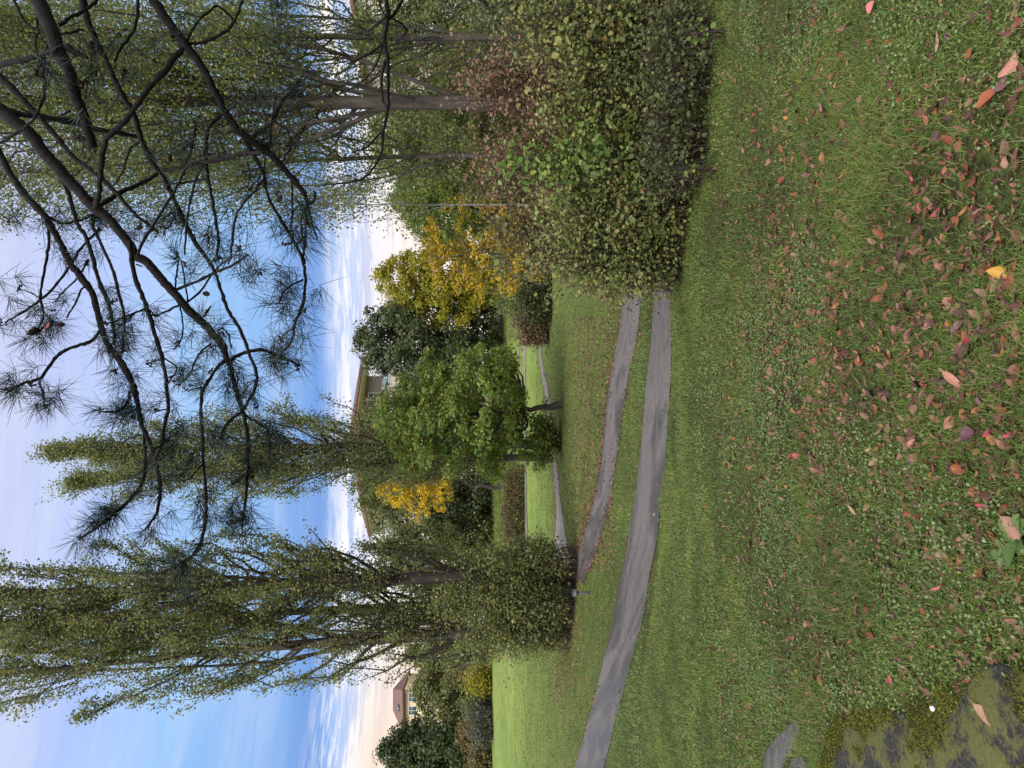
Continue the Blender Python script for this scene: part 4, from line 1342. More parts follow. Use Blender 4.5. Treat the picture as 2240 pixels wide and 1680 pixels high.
# ------------------------------------------------------------------ pine overhead
# limbs traced in a 2.949x enlargement of the photograph: x, y, width; depth at both ends
ZS = 2.9493
PINE = {
    'stub': (3.3, [[(220, -60, 110), (300, 120, 105), (380, 330, 100), (440, 450, 82), (480, 600, 85), (540, 760, 75), (600, 950, 62)],
                   [(430, 300, 60), (500, 345, 40), (565, 372, 22)],
                   [(-30, 425, 40), (150, 385, 34), (300, 340, 32), (370, 320, 26)], [(640, -20, 26), (560, 60, 26), (460, 110, 26), (380, 165, 28)],
                   [(80, -20, 22), (140, 100, 22), (200, 180, 22), (300, 210, 24), (430, 215, 20), (540, 190, 18)], [(235, 90, 16), (240, 200, 16), (230, 280, 15), (250, 400, 13), (232, 480, 9)],
                   [(320, 270, 26), (275, 400, 26), (292, 550, 25), (260, 680, 22), (200, 790, 20), (60, 890, 22), (0, 920, 18)]]),
    'second': (3.8, [[(525, -40, 56), (560, 120, 50), (620, 260, 45), (690, 400, 42), (760, 560, 42), (830, 680, 42), (870, 760, 44), (920, 920, 42), (980, 1040, 40), (1060, 1150, 38), (1110, 1260, 36), (1190, 1430, 36), (1260, 1560, 34),
                      (1335, 1670, 30), (1390, 1762, 27), (1430, 1882, 26), (1470, 2002, 26), (1530, 2092, 26), (1580, 2202, 25), (1610, 2292, 24), (1650, 2392, 24), (1650, 2492, 24), (1600, 2592, 24), (1550, 2660, 22), (1480, 2712, 20), (1430, 2802, 18), (1440, 2842, 16)],
                     [(890, -20, 26), (880, 130, 24), (850, 220, 22), (780, 310, 22), (740, 400, 18)], [(790, 460, 14), (800, 520, 14), (770, 580, 15), (750, 640, 14), (690, 730, 12), (700, 790, 11), (790, 790, 10)],
                     [(910, 905, 20), (840, 960, 18), (800, 1080, 16), (735, 1195, 12)], [(1250, 780, 18), (1260, 850, 20), (1220, 1000, 20), (1180, 1120, 20), (1110, 1260, 18), (1010, 1420, 20), (920, 1560, 20), (885, 1655, 18)],
                     [(1410, 2132, 12), (1440, 2120, 12), (1480, 2172, 11), (1490, 2252, 9)], [(1095, 1240, 14), (1080, 1195, 15), (1200, 1178, 16), (1340, 1150, 18)], [(1040, 1420, 12), (1130, 1370, 14), (1100, 1450, 12), (1080, 1475, 10)]]),
    'right': (3.6, [[(960, -40, 76), (1060, 100, 70), (1150, 230, 68), (1220, 320, 64), (1300, 430, 60), (1370, 560, 58), (1450, 720, 55), (1530, 830, 58), (1620, 905, 58), (1700, 960, 55), (1760, 1010, 52), (1830, 1090, 45), (1900, 1160, 42), (1960, 1250, 37), (1988, 1310, 28), (2020, 1300, 22), (2032, 1240, 18)],
                    [(1560, 860, 42), (1650, 1020, 32), (1700, 1120, 28), (1730, 1270, 26), (1800, 1400, 26), (1880, 1530, 26), (1945, 1660, 24), (1970, 1772, 22), (1965, 1902, 22), (1950, 1982, 22), (1900, 2092, 21), (1885, 2192, 19), (1840, 2255, 14)],
                    [(1200, 290, 44), (1130, 370, 42), (1060, 460, 42), (960, 570, 40), (880, 680, 40), (800, 790, 38), (700, 880, 38), (660, 1000, 40), (650, 1120, 40), (640, 1250, 38), (610, 1350, 36)],
                    [(1205, 285, 26), (1300, 275, 26), (1400, 235, 24), (1480, 180, 24), (1530, 100, 22), (1560, 20, 20), (1565, -20, 20)], [(1205, 260, 18), (1270, 150, 18), (1340, 80, 16), (1400, 40, 16), (1470, 90, 15), (1530, 150, 13)],
                    [(1470, 715, 20), (1540, 660, 19), (1630, 635, 16)], [(1630, 880, 30), (1720, 820, 28), (1780, 740, 28), (1830, 640, 27), (1900, 570, 24), (1928, 515, 20)], [(1770, 780, 17), (1860, 850, 16), (1872, 950, 15), (1820, 1040, 13)],
                    [(1780, 620, 12), (1750, 800, 15), (1740, 960, 16)], [(1440, 735, 28), (1360, 800, 27), (1330, 900, 27), (1330, 1040, 27), (1340, 1150, 26), (1370, 1280, 25), (1390, 1420, 24), (1410, 1520, 22), (1400, 1660, 18)],
                    [(1040, 1100, 24), (1170, 1080, 26), (1300, 1050, 25), (1450, 1020, 24), (1580, 985, 24), (1700, 985, 22)], [(1310, 1060, 18), (1250, 1200, 18), (1210, 1400, 16), (1190, 1640, 14)],
                    [(1705, 1150, 20), (1640, 1240, 20), (1560, 1330, 20), (1510, 1440, 20), (1490, 1640, 16), (1470, 1700, 14)], [(1885, 1170, 15), (1885, 1400, 14), (1870, 1500, 12)],
                    [(1980, 1310, 16), (1950, 1380, 15), (1945, 1480, 14), (1965, 1610, 14)], [(1985, 1310, 14), (2000, 1400, 13), (2045, 1540, 11)], [(1975, 1310, 16), (1975, 1450, 15), (1960, 1640, 15), (1968, 1700, 15)],
                    [(1600, 1040, 10), (1610, 1180, 10), (1530, 1240, 9)], [(1955, 1804, 14), (1850, 1862, 14), (1800, 1940, 12)], [(1900, 2110, 14), (1820, 2170, 12)], [(1720, 930, 12), (1700, 1100, 11), (1620, 1210, 10)]]),
    'left': (4.3, [[(-40, 680, 92), (100, 790, 92), (200, 870, 90), (280, 980, 85), (360, 1070, 85), (430, 1150, 82), (500, 1220, 78), (570, 1300, 74), (620, 1350, 76), (690, 1400, 65), (760, 1480, 64), (830, 1570, 64), (880, 1652, 62), (950, 1692, 62), (1010, 1762, 60), (1080, 1842, 60), (1150, 1922, 58), (1220, 2002, 58), (1310, 2082, 55),
                    (1380, 2162, 52), (1430, 2222, 50), (1460, 2302, 45), (1490, 2372, 38), (1510, 2472, 34), (1540, 2572, 32), (1570, 2662, 30), (1590, 2762, 28), (1600, 2872, 28), (1595, 3032, 26), (1590, 3152, 24), (1575, 3300, 20), (1550, 3352, 16), (1480, 3375, 12)],
                   [(-30, 670, 48), (100, 730, 46), (250, 750, 45), (400, 775, 45), (520, 800, 44), (600, 830, 42), (750, 855, 38), (905, 882, 34)],
                   [(-30, 470, 50), (100, 590, 46), (180, 680, 42), (240, 740, 40), (300, 810, 40), (380, 900, 38), (450, 990, 36), (550, 1070, 34), (640, 1140, 32), (720, 1210, 30), (800, 1300, 28), (880, 1390, 26), (960, 1450, 22), (1015, 1495, 16)],
                   [(620, 1340, 34), (700, 1290, 32), (800, 1230, 32), (900, 1190, 30), (1000, 1130, 28), (1040, 1100, 26)],
                   [(1470, 2310, 30), (1400, 2372, 26), (1330, 2482, 25), (1300, 2552, 24), (1300, 2752, 24), (1310, 2952, 24), (1330, 3152, 23), (1328, 3303, 24), (1310, 3453, 26), (1250, 3573, 26), (1150, 3643, 22), (1060, 3693, 16)],
                   [(1480, 2325, 28), (1560, 2282, 28), (1680, 2257, 27), (1780, 2292, 25), (1880, 2332, 22), (1932, 2362, 18)], [(1590, 2685, 18), (1680, 2742, 18), (1730, 2782, 17), (1740, 2895, 14)],
                   [(1160, 1965, 16), (1080, 2005, 15), (995, 2042, 13)], [(1140, 1865, 22), (1250, 1822, 22), (1400, 1752, 20), (1500, 1712, 19), (1600, 1645, 17)], [(1210, 1945, 17), (1300, 1872, 16), (1380, 1755, 14), (1480, 1660, 12)],
                   [(1130, 1860, 14), (1140, 1760, 13), (1150, 1690, 13)], [(1210, 1940, 12), (1190, 1800, 12), (1170, 1690, 11)], [(1160, 1960, 11), (1180, 2100, 11), (1165, 2200, 11), (1120, 2255, 10)],
                   [(1360, 2215, 16), (1280, 2290, 15), (1230, 2400, 14), (1170, 2470, 12)], [(1580, 3060, 12), (1500, 3130, 11)], [(1320, 2985, 12), (1240, 3075, 11), (1180, 3110, 9)], [(1300, 2500, 11), (1220, 2515, 10)],
                   [(1560, 3310, 12), (1565, 3440, 10)], [(1310, 2050, 14), (1345, 2000, 13), (1360, 1970, 10)], [(1540, 2660, 18), (1450, 2760, 17), (1430, 2830, 14)]]),
    'outer': (4.7, [[(-40, 920, 52), (60, 1110, 50), (140, 1230, 50), (220, 1320, 48), (300, 1410, 47), (340, 1480, 46), (390, 1570, 46), (430, 1652, 46), (480, 1732, 47), (550, 1822, 50), (590, 1882, 45), (620, 1972, 42), (650, 2092, 44), (680, 2192, 44), (740, 2282, 46), (800, 2372, 46), (860, 2492, 42), (890, 2612, 38), (910, 2732, 36), (960, 2842, 33), (1000, 2962, 30), (1020, 3052, 28), (1035, 3152, 26), (1015, 3303, 22), (980, 3360, 18), (930, 3420, 12)],
                    [(380, 1120, 34), (430, 1220, 32), (470, 1340, 32), (500, 1450, 30), (550, 1520, 30), (595, 1650, 30), (625, 1772, 30), (660, 1872, 32), (700, 1952, 30), (720, 2052, 28), (740, 2152, 28), (735, 2222, 24)],
                    [(620, 1350, 26), (600, 1450, 24), (620, 1500, 24), (690, 1652, 24), (740, 1782, 24), (770, 1912, 23), (800, 2032, 22), (800, 2152, 21), (785, 2275, 17)],
                    [(300, 1410, 22), (315, 1520, 20), (305, 1652, 19), (280, 1772, 18), (260, 1902, 17), (280, 2022, 15), (255, 2115, 12)], [(500, 1640, 18), (440, 1732, 18), (350, 1852, 18), (250, 1942, 17), (150, 2012, 16), (30, 2082, 12)],
                    [(560, 1812, 15), (520, 1882, 14), (470, 1982, 13), (430, 2052, 11)], [(570, 1670, 14), (500, 1792, 13), (420, 1872, 12), (345, 1957, 9)],
                    [(645, 2132, 24), (600, 2192, 24), (500, 2232, 24), (400, 2272, 24), (330, 2342, 24), (260, 2442, 22), (150, 2472, 20), (40, 2535, 15)], [(255, 2452, 16), (280, 2552, 15), (290, 2635, 13)], [(840, 2522, 18), (820, 2602, 17), (760, 2652, 16), (640, 2655, 12)],
                    [(910, 2805, 17), (830, 2832, 16), (790, 2855, 12)], [(930, 2800, 22), (935, 2952, 24), (920, 3102, 26), (830, 3232, 26), (740, 3310, 26), (640, 3393, 24), (515, 3475, 16)], [(320, 1400, 20), (400, 1440, 18), (520, 1420, 18), (600, 1390, 18)], [(640, 1480, 18), (560, 1560, 18), (490, 1640, 17)],
                    [(-20, 1370, 12), (60, 1420, 10)], [(120, 1862, 8), (200, 1890, 10), (255, 1925, 12)], [(750, 2130, 14), (820, 2060, 13), (865, 2030, 11)], [(870, 2640, 12), (790, 2690, 10)]]),
    'inner': (4.0, [[(835, 1560, 24), (845, 1652, 34), (870, 1782, 33), (920, 1922, 32), (960, 2022, 31), (1000, 2162, 30), (1040, 2292, 30), (1070, 2432, 28), (1080, 2552, 27), (1085, 2652, 26), (1060, 2752, 25), (1040, 2872, 23), (1000, 2962, 20)],
                    [(945, 1990, 16), (860, 2022, 15), (720, 2082, 13), (650, 2082, 11)], [(880, 1705, 12), (920, 1722, 10)], [(970, 2000, 14), (1000, 2042, 12)], [(1045, 2305, 12), (1140, 2372, 12), (1095, 2455, 10)], [(1040, 2315, 12), (950, 2345, 10)], [(1085, 2640, 11), (1000, 2650, 10)], [(1060, 2860, 14), (990, 2900, 12)]]),
    'droop': (4.4, [[(2485, -40, 34), (2502, 100, 30), (2482, 250, 28), (2502, 400, 28), (2502, 560, 26), (2502, 700, 24), (2472, 850, 22), (2462, 980, 18), (2412, 1080, 17), (2342, 1150, 16), (2212, 1180, 14), (2090, 1192, 10)],
                    [(2490, 110, 18), (2392, 190, 17), (2290, 212, 14)], [(2495, 145, 22), (2562, 60, 22), (2605, -20, 20)], [(2530, 120, 16), (2602, 165, 18), (2615, 215, 18), (2540, 285, 12)], [(2492, 250, 18), (2412, 330, 17), (2250, 408, 14)],
                    [(2462, 850, 14), (2362, 950, 13), (2270, 982, 10)], [(2482, 260, 18), (2422, 430, 16), (2342, 520, 14), (2210, 605, 10)], [(2440, -20, 18), (2462, 60, 18), (2490, 110, 18)], [(2485, 400, 22), (2462, 520, 20), (2470, 640, 20), (2500, 700, 20)]]),
}
TUFTS = [(30, 2082, 1.1), (255, 2125, 1.6), (250, 2160, 1.3), (290, 2625, 1.5), (60, 2525, 1.5), (200, 2470, 1.0), (120, 1862, .9), (735, 1942, .9), (740, 2402, 1.5), (760, 2300, 1.2), (780, 2262, .9), (650, 2652, 1.4), (760, 2650, 1.2), (870, 2520, .9), (1150, 2222, .9), (1190, 1702, .9), (1330, 2012, 1.1),
         (1350, 2242, 1.1), (1360, 2402, 1.0), (1440, 2162, .9), (1170, 2475, 1.0), (1220, 2512, 1.1), (1690, 1762, 1.2), (1820, 1932, 1.3), (1800, 1840, 1.1), (1850, 2332, 1.2), (1920, 2362, 1.2), (1780, 2300, 1.1), (1810, 2182, 1.2), (1540, 2562, .9), (1740, 2892, 1.4), (1720, 2800, 1.0), (1060, 2852, 1.2), (1240, 2982, 1.1), (1440, 2832, 1.2), (1160, 3092, 1.0), (920, 3102, 1.2),
         (520, 3473, 1.6), (620, 3405, 1.4), (730, 3320, 1.2), (960, 3390, 1.3), (1060, 3693, 1.5), (1130, 3655, 1.2), (1560, 3335, 1.3), (1490, 3375, 1.2), (1310, 3403, 1.2), (1290, 3520, 1.0), (300, 1430, 1.2), (610, 1390, 1.3), (900, 1460, 1.1), (1060, 1475, 1.1), (1350, 1540, 1.0), (1950, 1560, 1.2), (1850, 1570, 1.1), (1550, 1610, 1.1), (1200, 940, .9), (1100, 1020, .9),
         (785, 460, .9), (590, 320, .9), (1790, 20, 1.0), (1120, 250, .9), (1720, 930, .9), (1935, 600, 1.1), (1600, 1210, .9), (1800, 1270, .9), (1330, 1000, 1.0), (1640, 635, 1.0), (500, 890, .8), (240, 480, .9), (540, 540, .9), (560, 1690, .9), (440, 1700, .9), (1000, 2042, .8), (690, 2080, .9), (1100, 2455, .9), (960, 2345, .8), (1010, 2650, .9), (820, 2060, .9), (1130, 1660, .9), (1480, 2420, .9), (1500, 2500, 1.0), (1640, 2620, 1.1),
         (1620, 3040, 1.1), (1510, 3125, .9), (1320, 3200, 1.0), (1020, 3150, 1.0), (1180, 1420, .9), (1000, 1480, .9), (640, 1480, .9), (380, 1560, .9), (1570, 3440, 1.2), (1400, 1660, .9), (1560, 2560, .9), (1990, 1440, .9), (60, 1430, .9), (350, 2000, .9), (1950, 2000, 1.0), (1600, 2900, .9), (1030, 2960, 1.1), (870, 2690, .9), (480, 2250, .9), (360, 2330, .9), (590, 2250, 1.0), (1640, 1740, 1.1), (1740, 2050, 1.2), (1660, 2330, 1.1)]


def zpt(x, y, d):
    return P(x / ZS, y / ZS, d)


gp = np.random.default_rng(404)
TRUNK_FOOT = np.array((4.1, 1.6, float(ground(4.1, 1.6))))
pine = thing('pine_tree', 'dark pine whose bare twisted boughs hang into view from above', 'tree', TRUNK_FOOT)
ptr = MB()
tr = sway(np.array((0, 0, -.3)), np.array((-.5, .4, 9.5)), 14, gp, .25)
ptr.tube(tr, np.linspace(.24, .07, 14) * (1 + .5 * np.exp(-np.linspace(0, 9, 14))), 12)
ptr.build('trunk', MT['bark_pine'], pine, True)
allpts, allfam, branch_obj, alldir = [], [], {}, []
attach = {'stub': 4.6, 'second': 5.2, 'right': 4.4, 'left': 5.8, 'outer': 6.3, 'droop': 3.6}
cones_at = {k: [] for k in PINE}
for fam, (d0, lines) in PINE.items():
    mb = MB()
    for li, ln in enumerate(lines):
        q = spline(np.array(ln, float), 5)
        L = len(q)
        u = np.linspace(0, 1, L)
        # depth: the family's own gently bent layer, side shoots swing towards or away from the camera
        dep = d0 + .22 * np.sin(q[:, 1] / 900 + d0 * 3) + .12 * np.sin(q[:, 0] / 500 + d0)
        if li:
            dep = dep + gp.uniform(-.45, .45) * u ** 1.2 * min(1, L / 25)
        pts = np.stack([zpt(a_[0], a_[1], dd_) for a_, dd_ in zip(q, dep)])
        rad = q[:, 2] / ZS / FPX * dep * .5 * .89
        rad = rad * (1 + .10 * gp.normal(size=L) * (q[:, 2] < 50)) 
        pts = pts + gp.normal(size=pts.shape) * .0018
        if li == 0 and fam in attach:        # carry the bough on to the trunk outside the picture
            fz = attach[fam] / 9.8
            tp = np.array([np.interp(fz, np.linspace(0, 1, 14), tr[:, k]) for k in range(3)]) + TRUNK_FOOT
            dirv = unit(pts[0] - pts[3])
            mid = pts[0] + dirv * .5
            ext = spline(np.array([tp, (tp + mid) / 2 + (0, 0, .15), mid, pts[0]]), 6)[:-1]
            pts = np.vstack((ext, pts))
            rad = np.concatenate((np.linspace(max(rad[0] * 1.5, .05), rad[0], len(ext)), rad))
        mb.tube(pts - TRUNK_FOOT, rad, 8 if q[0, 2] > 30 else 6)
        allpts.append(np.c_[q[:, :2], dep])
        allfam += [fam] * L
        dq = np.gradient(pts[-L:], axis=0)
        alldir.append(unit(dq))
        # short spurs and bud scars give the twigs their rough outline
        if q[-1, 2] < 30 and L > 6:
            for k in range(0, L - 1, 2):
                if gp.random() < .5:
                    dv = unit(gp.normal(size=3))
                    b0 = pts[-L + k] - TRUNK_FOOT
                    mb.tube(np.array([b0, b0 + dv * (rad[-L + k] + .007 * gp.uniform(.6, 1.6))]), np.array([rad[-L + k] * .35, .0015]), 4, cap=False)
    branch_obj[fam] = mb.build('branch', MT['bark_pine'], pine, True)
AP = np.concatenate(allpts)
AD = np.concatenate(alldir)
allfam = np.array(allfam)


def needle_tuft(c, axis_, n, L, g):
    d_ = unit(g.normal(size=(n, 3)) * .8 + axis_ * .75 + np.array((0, 0, .12)))
    ll = L * g.uniform(.65, 1.12, n)
    side = unit(np.cross(d_, g.normal(size=(n, 3))))
    b = c + d_ * .006 + g.normal(size=(n, 3)) * .012 - axis_ * (g.random(n) * .05)[:, None]
    bend = np.array((0, 0, -1.)) * (ll * .10)[:, None] + g.normal(size=(n, 3)) * (ll * .035)[:, None]
    wdt = .0014
    m_ = b + d_ * ll[:, None] * .55 + bend * .35
    e = b + d_ * ll[:, None] + bend
    Vv = np.stack((b - side * wdt, b + side * wdt, m_ + side * wdt * .9, m_ - side * wdt * .9, e + side * wdt * .35, e - side * wdt * .35), 1).reshape(-1, 3)
    k = (np.arange(n) * 6)[:, None]
    return Vv, np.concatenate((k + np.array([[0, 1, 2, 3]]), k + np.array([[3, 2, 4, 5]])))


for ti, (x, y, s_) in enumerate(TUFTS[:100]):
    k = np.argmin((AP[:, 0] - x) ** 2 + (AP[:, 1] - y) ** 2)
    fam = allfam[k]
    c = zpt(x, y, AP[k, 2]) - TRUNK_FOOT
    ax = AD[k] + np.array((-.25, 0, .15))
    nd = []
    for q in range(4 if s_ > 1.15 else 3):    # several fascicle groups along the last inches of twig
        off = gp.normal(size=3) * .035 * s_ - unit(ax) * .045 * q
        nd.append(needle_tuft(c + off, unit(ax + gp.normal(size=3) * .5), int(39 * s_), .150 * (.8 + .2 * s_), gp))
    v, f = merge(nd)
    bud = MB()                                # the brown bud cluster it springs from
    for q in range(int(gp.integers(4, 9))):
        dv = unit(gp.normal(size=3))
        b0 = c + gp.normal(size=3) * .008
        bud.tube(np.array([b0, b0 + dv * .012, b0 + dv * .024]), np.array([.004, .006, .001]), 5, cap=False)
    bv, bf = np.concatenate(bud.v), np.concatenate(bud.f[4])
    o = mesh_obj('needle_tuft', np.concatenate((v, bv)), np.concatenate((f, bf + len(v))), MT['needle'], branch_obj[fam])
    o.data.materials.append(MT['cone'])
    o.data.polygons.foreach_set('material_index', np.concatenate((np.zeros(len(f), np.int32), np.ones(len(bf), np.int32))))


def pine_cone(x, y, L, g):
    k = np.argmin((AP[:, 0] - x) ** 2 + (AP[:, 1] - y) ** 2)
    c = zpt(x, y, AP[k, 2]) - TRUNK_FOOT
    ax = unit(np.array((g.normal() * .3, g.normal() * .4, g.uniform(-.3, 1))))
    a1 = unit(np.cross(ax, (.3, .8, .1)))
    a2 = np.cross(ax, a1)
    mb = MB()
    u = np.linspace(0, 1, 7)
    mb.tube(c + ax * (u * L)[:, None], .30 * L * np.sin(np.pi * np.clip(u * .9 + .06, 0, 1)) ** .7, 8)
    for q in range(46):                      # overlapping scales
        t_ = (q + .5) / 46
        an = q * 2.399
        r_ = .32 * L * math.sin(math.pi * (t_ * .9 + .06)) ** .7
        dv = a1 * math.cos(an) + a2 * math.sin(an)
        b0 = c + ax * t_ * L + dv * r_ * .8
        sd_ = np.cross(ax, dv)
        tip = b0 + dv * .12 * L + ax * .10 * L
        mb.add([b0 - sd_ * .07 * L, b0 + sd_ * .07 * L, tip + sd_ * .04 * L, tip - sd_ * .04 * L], [(0, 1, 2, 3)])
    mb.build('cone', MT['cone'], branch_obj[allfam[k]])


for x, y, L in [(255, 2120, .075), (420, 2090, .05), (1350, 1900, .05), (735, 1945, .035), (540, 545, .05), (590, 320, .04), (1190, 945, .045), (1100, 1020, .04), (905, 1460, .045), (500, 890, .045), (780, 460, .045), (1640, 3070, .035), (1240, 2980, .035), (870, 2510, .035), (1740, 2880, .04), (1810, 1270, .04)]:
    pine_cone(x, y, L, gp)
# a red leaf caught in the needles
k = np.argmin((AP[:, 0] - 300) ** 2 + (AP[:, 1] - 2100) ** 2)
o = bpy.data.objects.new('caught_leaf', leaf_mesh('pink', 'oval', 2))
COL.objects.link(o)
o.location = zpt(300, 2100, AP[k, 2] - .06)
o.rotation_euler = (1.2, .3, .6)
o.scale = (.055,) * 3
tag(o, 'small red leaf caught on a pine twig against the sky', 'leaf')

# ------------------------------------------------------------------ bollard lamps
MT['black'] = noise_mat('black_metal', [(.3, (.012, .013, .015)), (.7, (.022, .024, .027))], 30, 3, .45, .5, .05, .002)
MT['greycap'] = noise_mat('grey_metal', [(.3, (.22, .24, .26)), (.7, (.32, .34, .36))], 20, 3, .4, .5, .05, .002)


def lathe(mb, prof, seg=16):
    pr_ = np.array(prof, float)
    th = np.linspace(0, 2 * math.pi, seg, endpoint=False)
    Vv = np.stack((pr_[:, 0][:, None] * np.cos(th), pr_[:, 0][:, None] * np.sin(th), np.broadcast_to(pr_[:, 1][:, None], (len(pr_), seg))), -1).reshape(-1, 3)
    i, j = np.meshgrid(np.arange(len(pr_) - 1), np.arange(seg), indexing='ij')
    j2 = (j + 1) % seg
    mb.add(Vv, np.stack((i * seg + j, i * seg + j2, (i + 1) * seg + j2, (i + 1) * seg + j), -1).reshape(-1, 4))


def bollard(sx, sy, h, label):
    b = cast(sx, sy)[0]
    o = thing('bollard_lamp', label, 'bollard lamp', b, 'low bollard lamps by the paths')
    mb = MB()
    lathe(mb, [(.001, -.1), (.036, -.1), (.036, .0), (.034, .01), (.034, h * .72), (.001, h * .72)])
    mb.build('post', MT['black'], o, True)
    mb = MB()
    lathe(mb, [(.001, -.05), (.06, -.05), (.06, .012), (.05, .018), (.037, .018)])
    mb.build('base_plate', MT['black'], o)
    mb = MB()
    lathe(mb, [(.001, h * .721), (.05, h * .721), (.085, h * .80), (.10, h * .86), (.10, h * .875), (.05, h * .885), (.001, h * .885)])
    mb.build('reflector', MT['greycap'], o, True)
    mb = MB()
    lathe(mb, [(.001, h * .886), (.105, h * .886), (.105, h * .92), (.08, h * .98), (.03, h), (.001, h)])
    mb.build('cap', MT['black'], o, True)


bollard(1291, 1297, .46, 'black bollard lamp with a grey lamp head in front of the leaning poplar')
bollard(1141, 783, .55, 'small dark bollard lamp beside the far path beyond the maple')

# ------------------------------------------------------------------ buildings
MT['wall_beige'] = noise_mat('beige_render', [(.3, (.40, .34, .28)), (.7, (.48, .42, .35))], 1.5, 4, .9, .15, .1)
MT['wall_cream'] = noise_mat('cream_render', [(.3, (.55, .42, .27)), (.7, (.64, .50, .34))], 1.5, 4, .9, .15, .1)
MT['wall_grey'] = noise_mat('grey_render', [(.3, (.30, .26, .26)), (.7, (.40, .35, .35))], 1.2, 4, .9, .15, .1)
MT['roof'] = noise_mat('brown_tiles', [(.3, (.10, .055, .045)), (.7, (.17, .10, .085))], 4, 4, .85, .2, .4, .05)
MT['topwall'] = noise_mat('brown_cladding', [(.3, (.19, .15, .13)), (.7, (.26, .21, .18))], 4, 3, .8)
MT['fascia'] = noise_mat('wooden_soffit', [(.3, (.34, .26, .17)), (.7, (.44, .35, .24))], 5, 3, .7)
MT['frame'] = noise_mat('white_frame', [(.3, (.62, .63, .66)), (.7, (.72, .73, .76))], 5, 2, .5)
m, t, out = mat_new('window_glass')
p = princ(t, (.06, .08, .10), .12, .6)
t.links.new(p.outputs[0], out.inputs['Surface'])
MT['glass'] = m
m, t, out = mat_new('railing_glass')
p = princ(t, (.22, .30, .33), .2, .5)
t.links.new(p.outputs[0], out.inputs['Surface'])
MT['rail'] = m


def frame_M(a_, b_, z0):
    """local frame: x from a_ to b_, y into the building, z up; origin at a_"""
    ex = Vector((b_[0] - a_[0], b_[1] - a_[1], 0)).normalized()
    ey = Vector((-ex.y, ex.x, 0))
    M = Matrix((ex, ey, Vector((0, 0, 1)))).transposed().to_4x4()
    M.translation = Vector((a_[0], a_[1], z0))
    return M


def window(par, M, x, z, w_, h_):
    mb = MB()
    for lo, hi in (((x, -.06, z), (x + .08, .05, z + h_)), ((x + w_ - .08, -.06, z), (x + w_, .05, z + h_)), ((x + .08, -.06, z), (x + w_ - .08, .05, z + .08)),
                   ((x + .08, -.06, z + h_ - .08), (x + w_ - .08, .05, z + h_)), ((x + w_ / 2 - .04, -.05, z + .08), (x + w_ / 2 + .04, .04, z + h_ - .08))):
        mb.box(lo, hi, M)
    f_ = mb.build('window', MT['frame'], par)
    mb = MB()
    mb.box((x + .082, -.02, z + .082), (x + w_ / 2 - .042, .012, z + h_ - .082), M)
    mb.box((x + w_ / 2 + .042, -.02, z + .082), (x + w_ - .082, .012, z + h_ - .082), M)
    mb.build('pane', MT['glass'], f_)


# corner block behind the poplars
cor, re, le = np.array((-6.6, 85.0)), np.array((2.6, 91.3)), np.array((-19.6, 95.2))
zg = 4.0
bo = thing('apartment_building', 'beige apartment block with a brown roof and glazed roof terrace', 'building', (cor[0], cor[1], 0))
org = np.array((cor[0], cor[1], 0))
rt, lt = re - cor, le - cor
ztop = 20.1
mb = MB()
p4 = re + lt
for z0, z1, ins in ((zg - 1, ztop - 3.0, 0), (ztop - 3.0, ztop + .18, 1.6)):
    q = np.array([cor, re, p4, le]) - cor
    cen = q.mean(0)
    q = q + unit(cen - q) * ins
    Vv = np.vstack((np.c_[q, np.full(4, z0)], np.c_[q, np.full(4, z1)]))
    mb.add(Vv, [(0, 1, 5, 4), (1, 2, 6, 5), (2, 3, 7, 6), (3, 0, 4, 7), (4, 5, 6, 7)])
    mb.build('wall' if ins == 0 else 'top_storey', MT['wall_beige' if ins == 0 else 'topwall'], bo)
    mb = MB()
q = np.array([cor, re, p4, le]) - cor
cen = q.mean(0)
mb = MB()
qo = q + unit(q - cen) * 1.0
qt = cen + (q - cen) * .80
Vv = np.vstack((np.c_[qo, np.full(4, ztop + .45)], np.c_[qo, np.full(4, ztop + .75)], np.c_[qt, np.full(4, ztop + 1.5)]))
mb.add(Vv, [(0, 1, 5, 4), (1, 2, 6, 5), (2, 3, 7, 6), (3, 0, 4, 7), (4, 5, 9, 8), (5, 6, 10, 9), (6, 7, 11, 10), (7, 4, 8, 11), (8, 9, 10, 11)])
mb.build('roof', MT['roof'], bo)
mb = MB()
qo2 = q + unit(q - cen) * .8
Vv = np.vstack((np.c_[qo2, np.full(4, ztop + .18)], np.c_[qo2, np.full(4, ztop + .45)]))
mb.add(Vv, [(0, 1, 5, 4), (1, 2, 6, 5), (2, 3, 7, 6), (3, 0, 4, 7), (3, 2, 1, 0)])
mb.build('eaves', MT['fascia'], bo)
for a_, b_ in ((np.zeros(2), rt), (lt, np.zeros(2))):
    M = frame_M(a_, b_, 0)
    L = np.linalg.norm(b_ - a_)
    mb = MB()
    mb.box((.1, -.05, ztop - 3.0), (L - .1, .05, ztop - 2.9), M)
    mb.box((.1, -.05, ztop - 2.25), (L - .1, .05, ztop - 2.19), M)
    for k in range(int(L / 2.2) + 1):
        mb.box((.1 + k * 2.2, -.04, ztop - 2.9), (.16 + k * 2.2, .04, ztop - 2.25), M)
    fr_ = mb.build('railing', MT['frame'], bo)
    mb = MB()
    mb.box((.2, -.012, ztop - 2.88), (L - .2, .012, ztop - 2.26), M)
    mb.build('pane', MT['rail'], fr_)
    Mi = frame_M(a_, b_, 0)
    for k in range(int((L - 3) / 3.0)):
        x0 = 2.2 + k * 3.0
        Mw = Mi @ Matrix.Translation((0, 1.15, 0))
        window(bo, Mw, x0, ztop - 2.85, 2.2, 2.5)
        for st_ in range(3):
            window(bo, Mi, x0 + .3, ztop - 5.6 - st_ * 3, 1.5, 1.6)

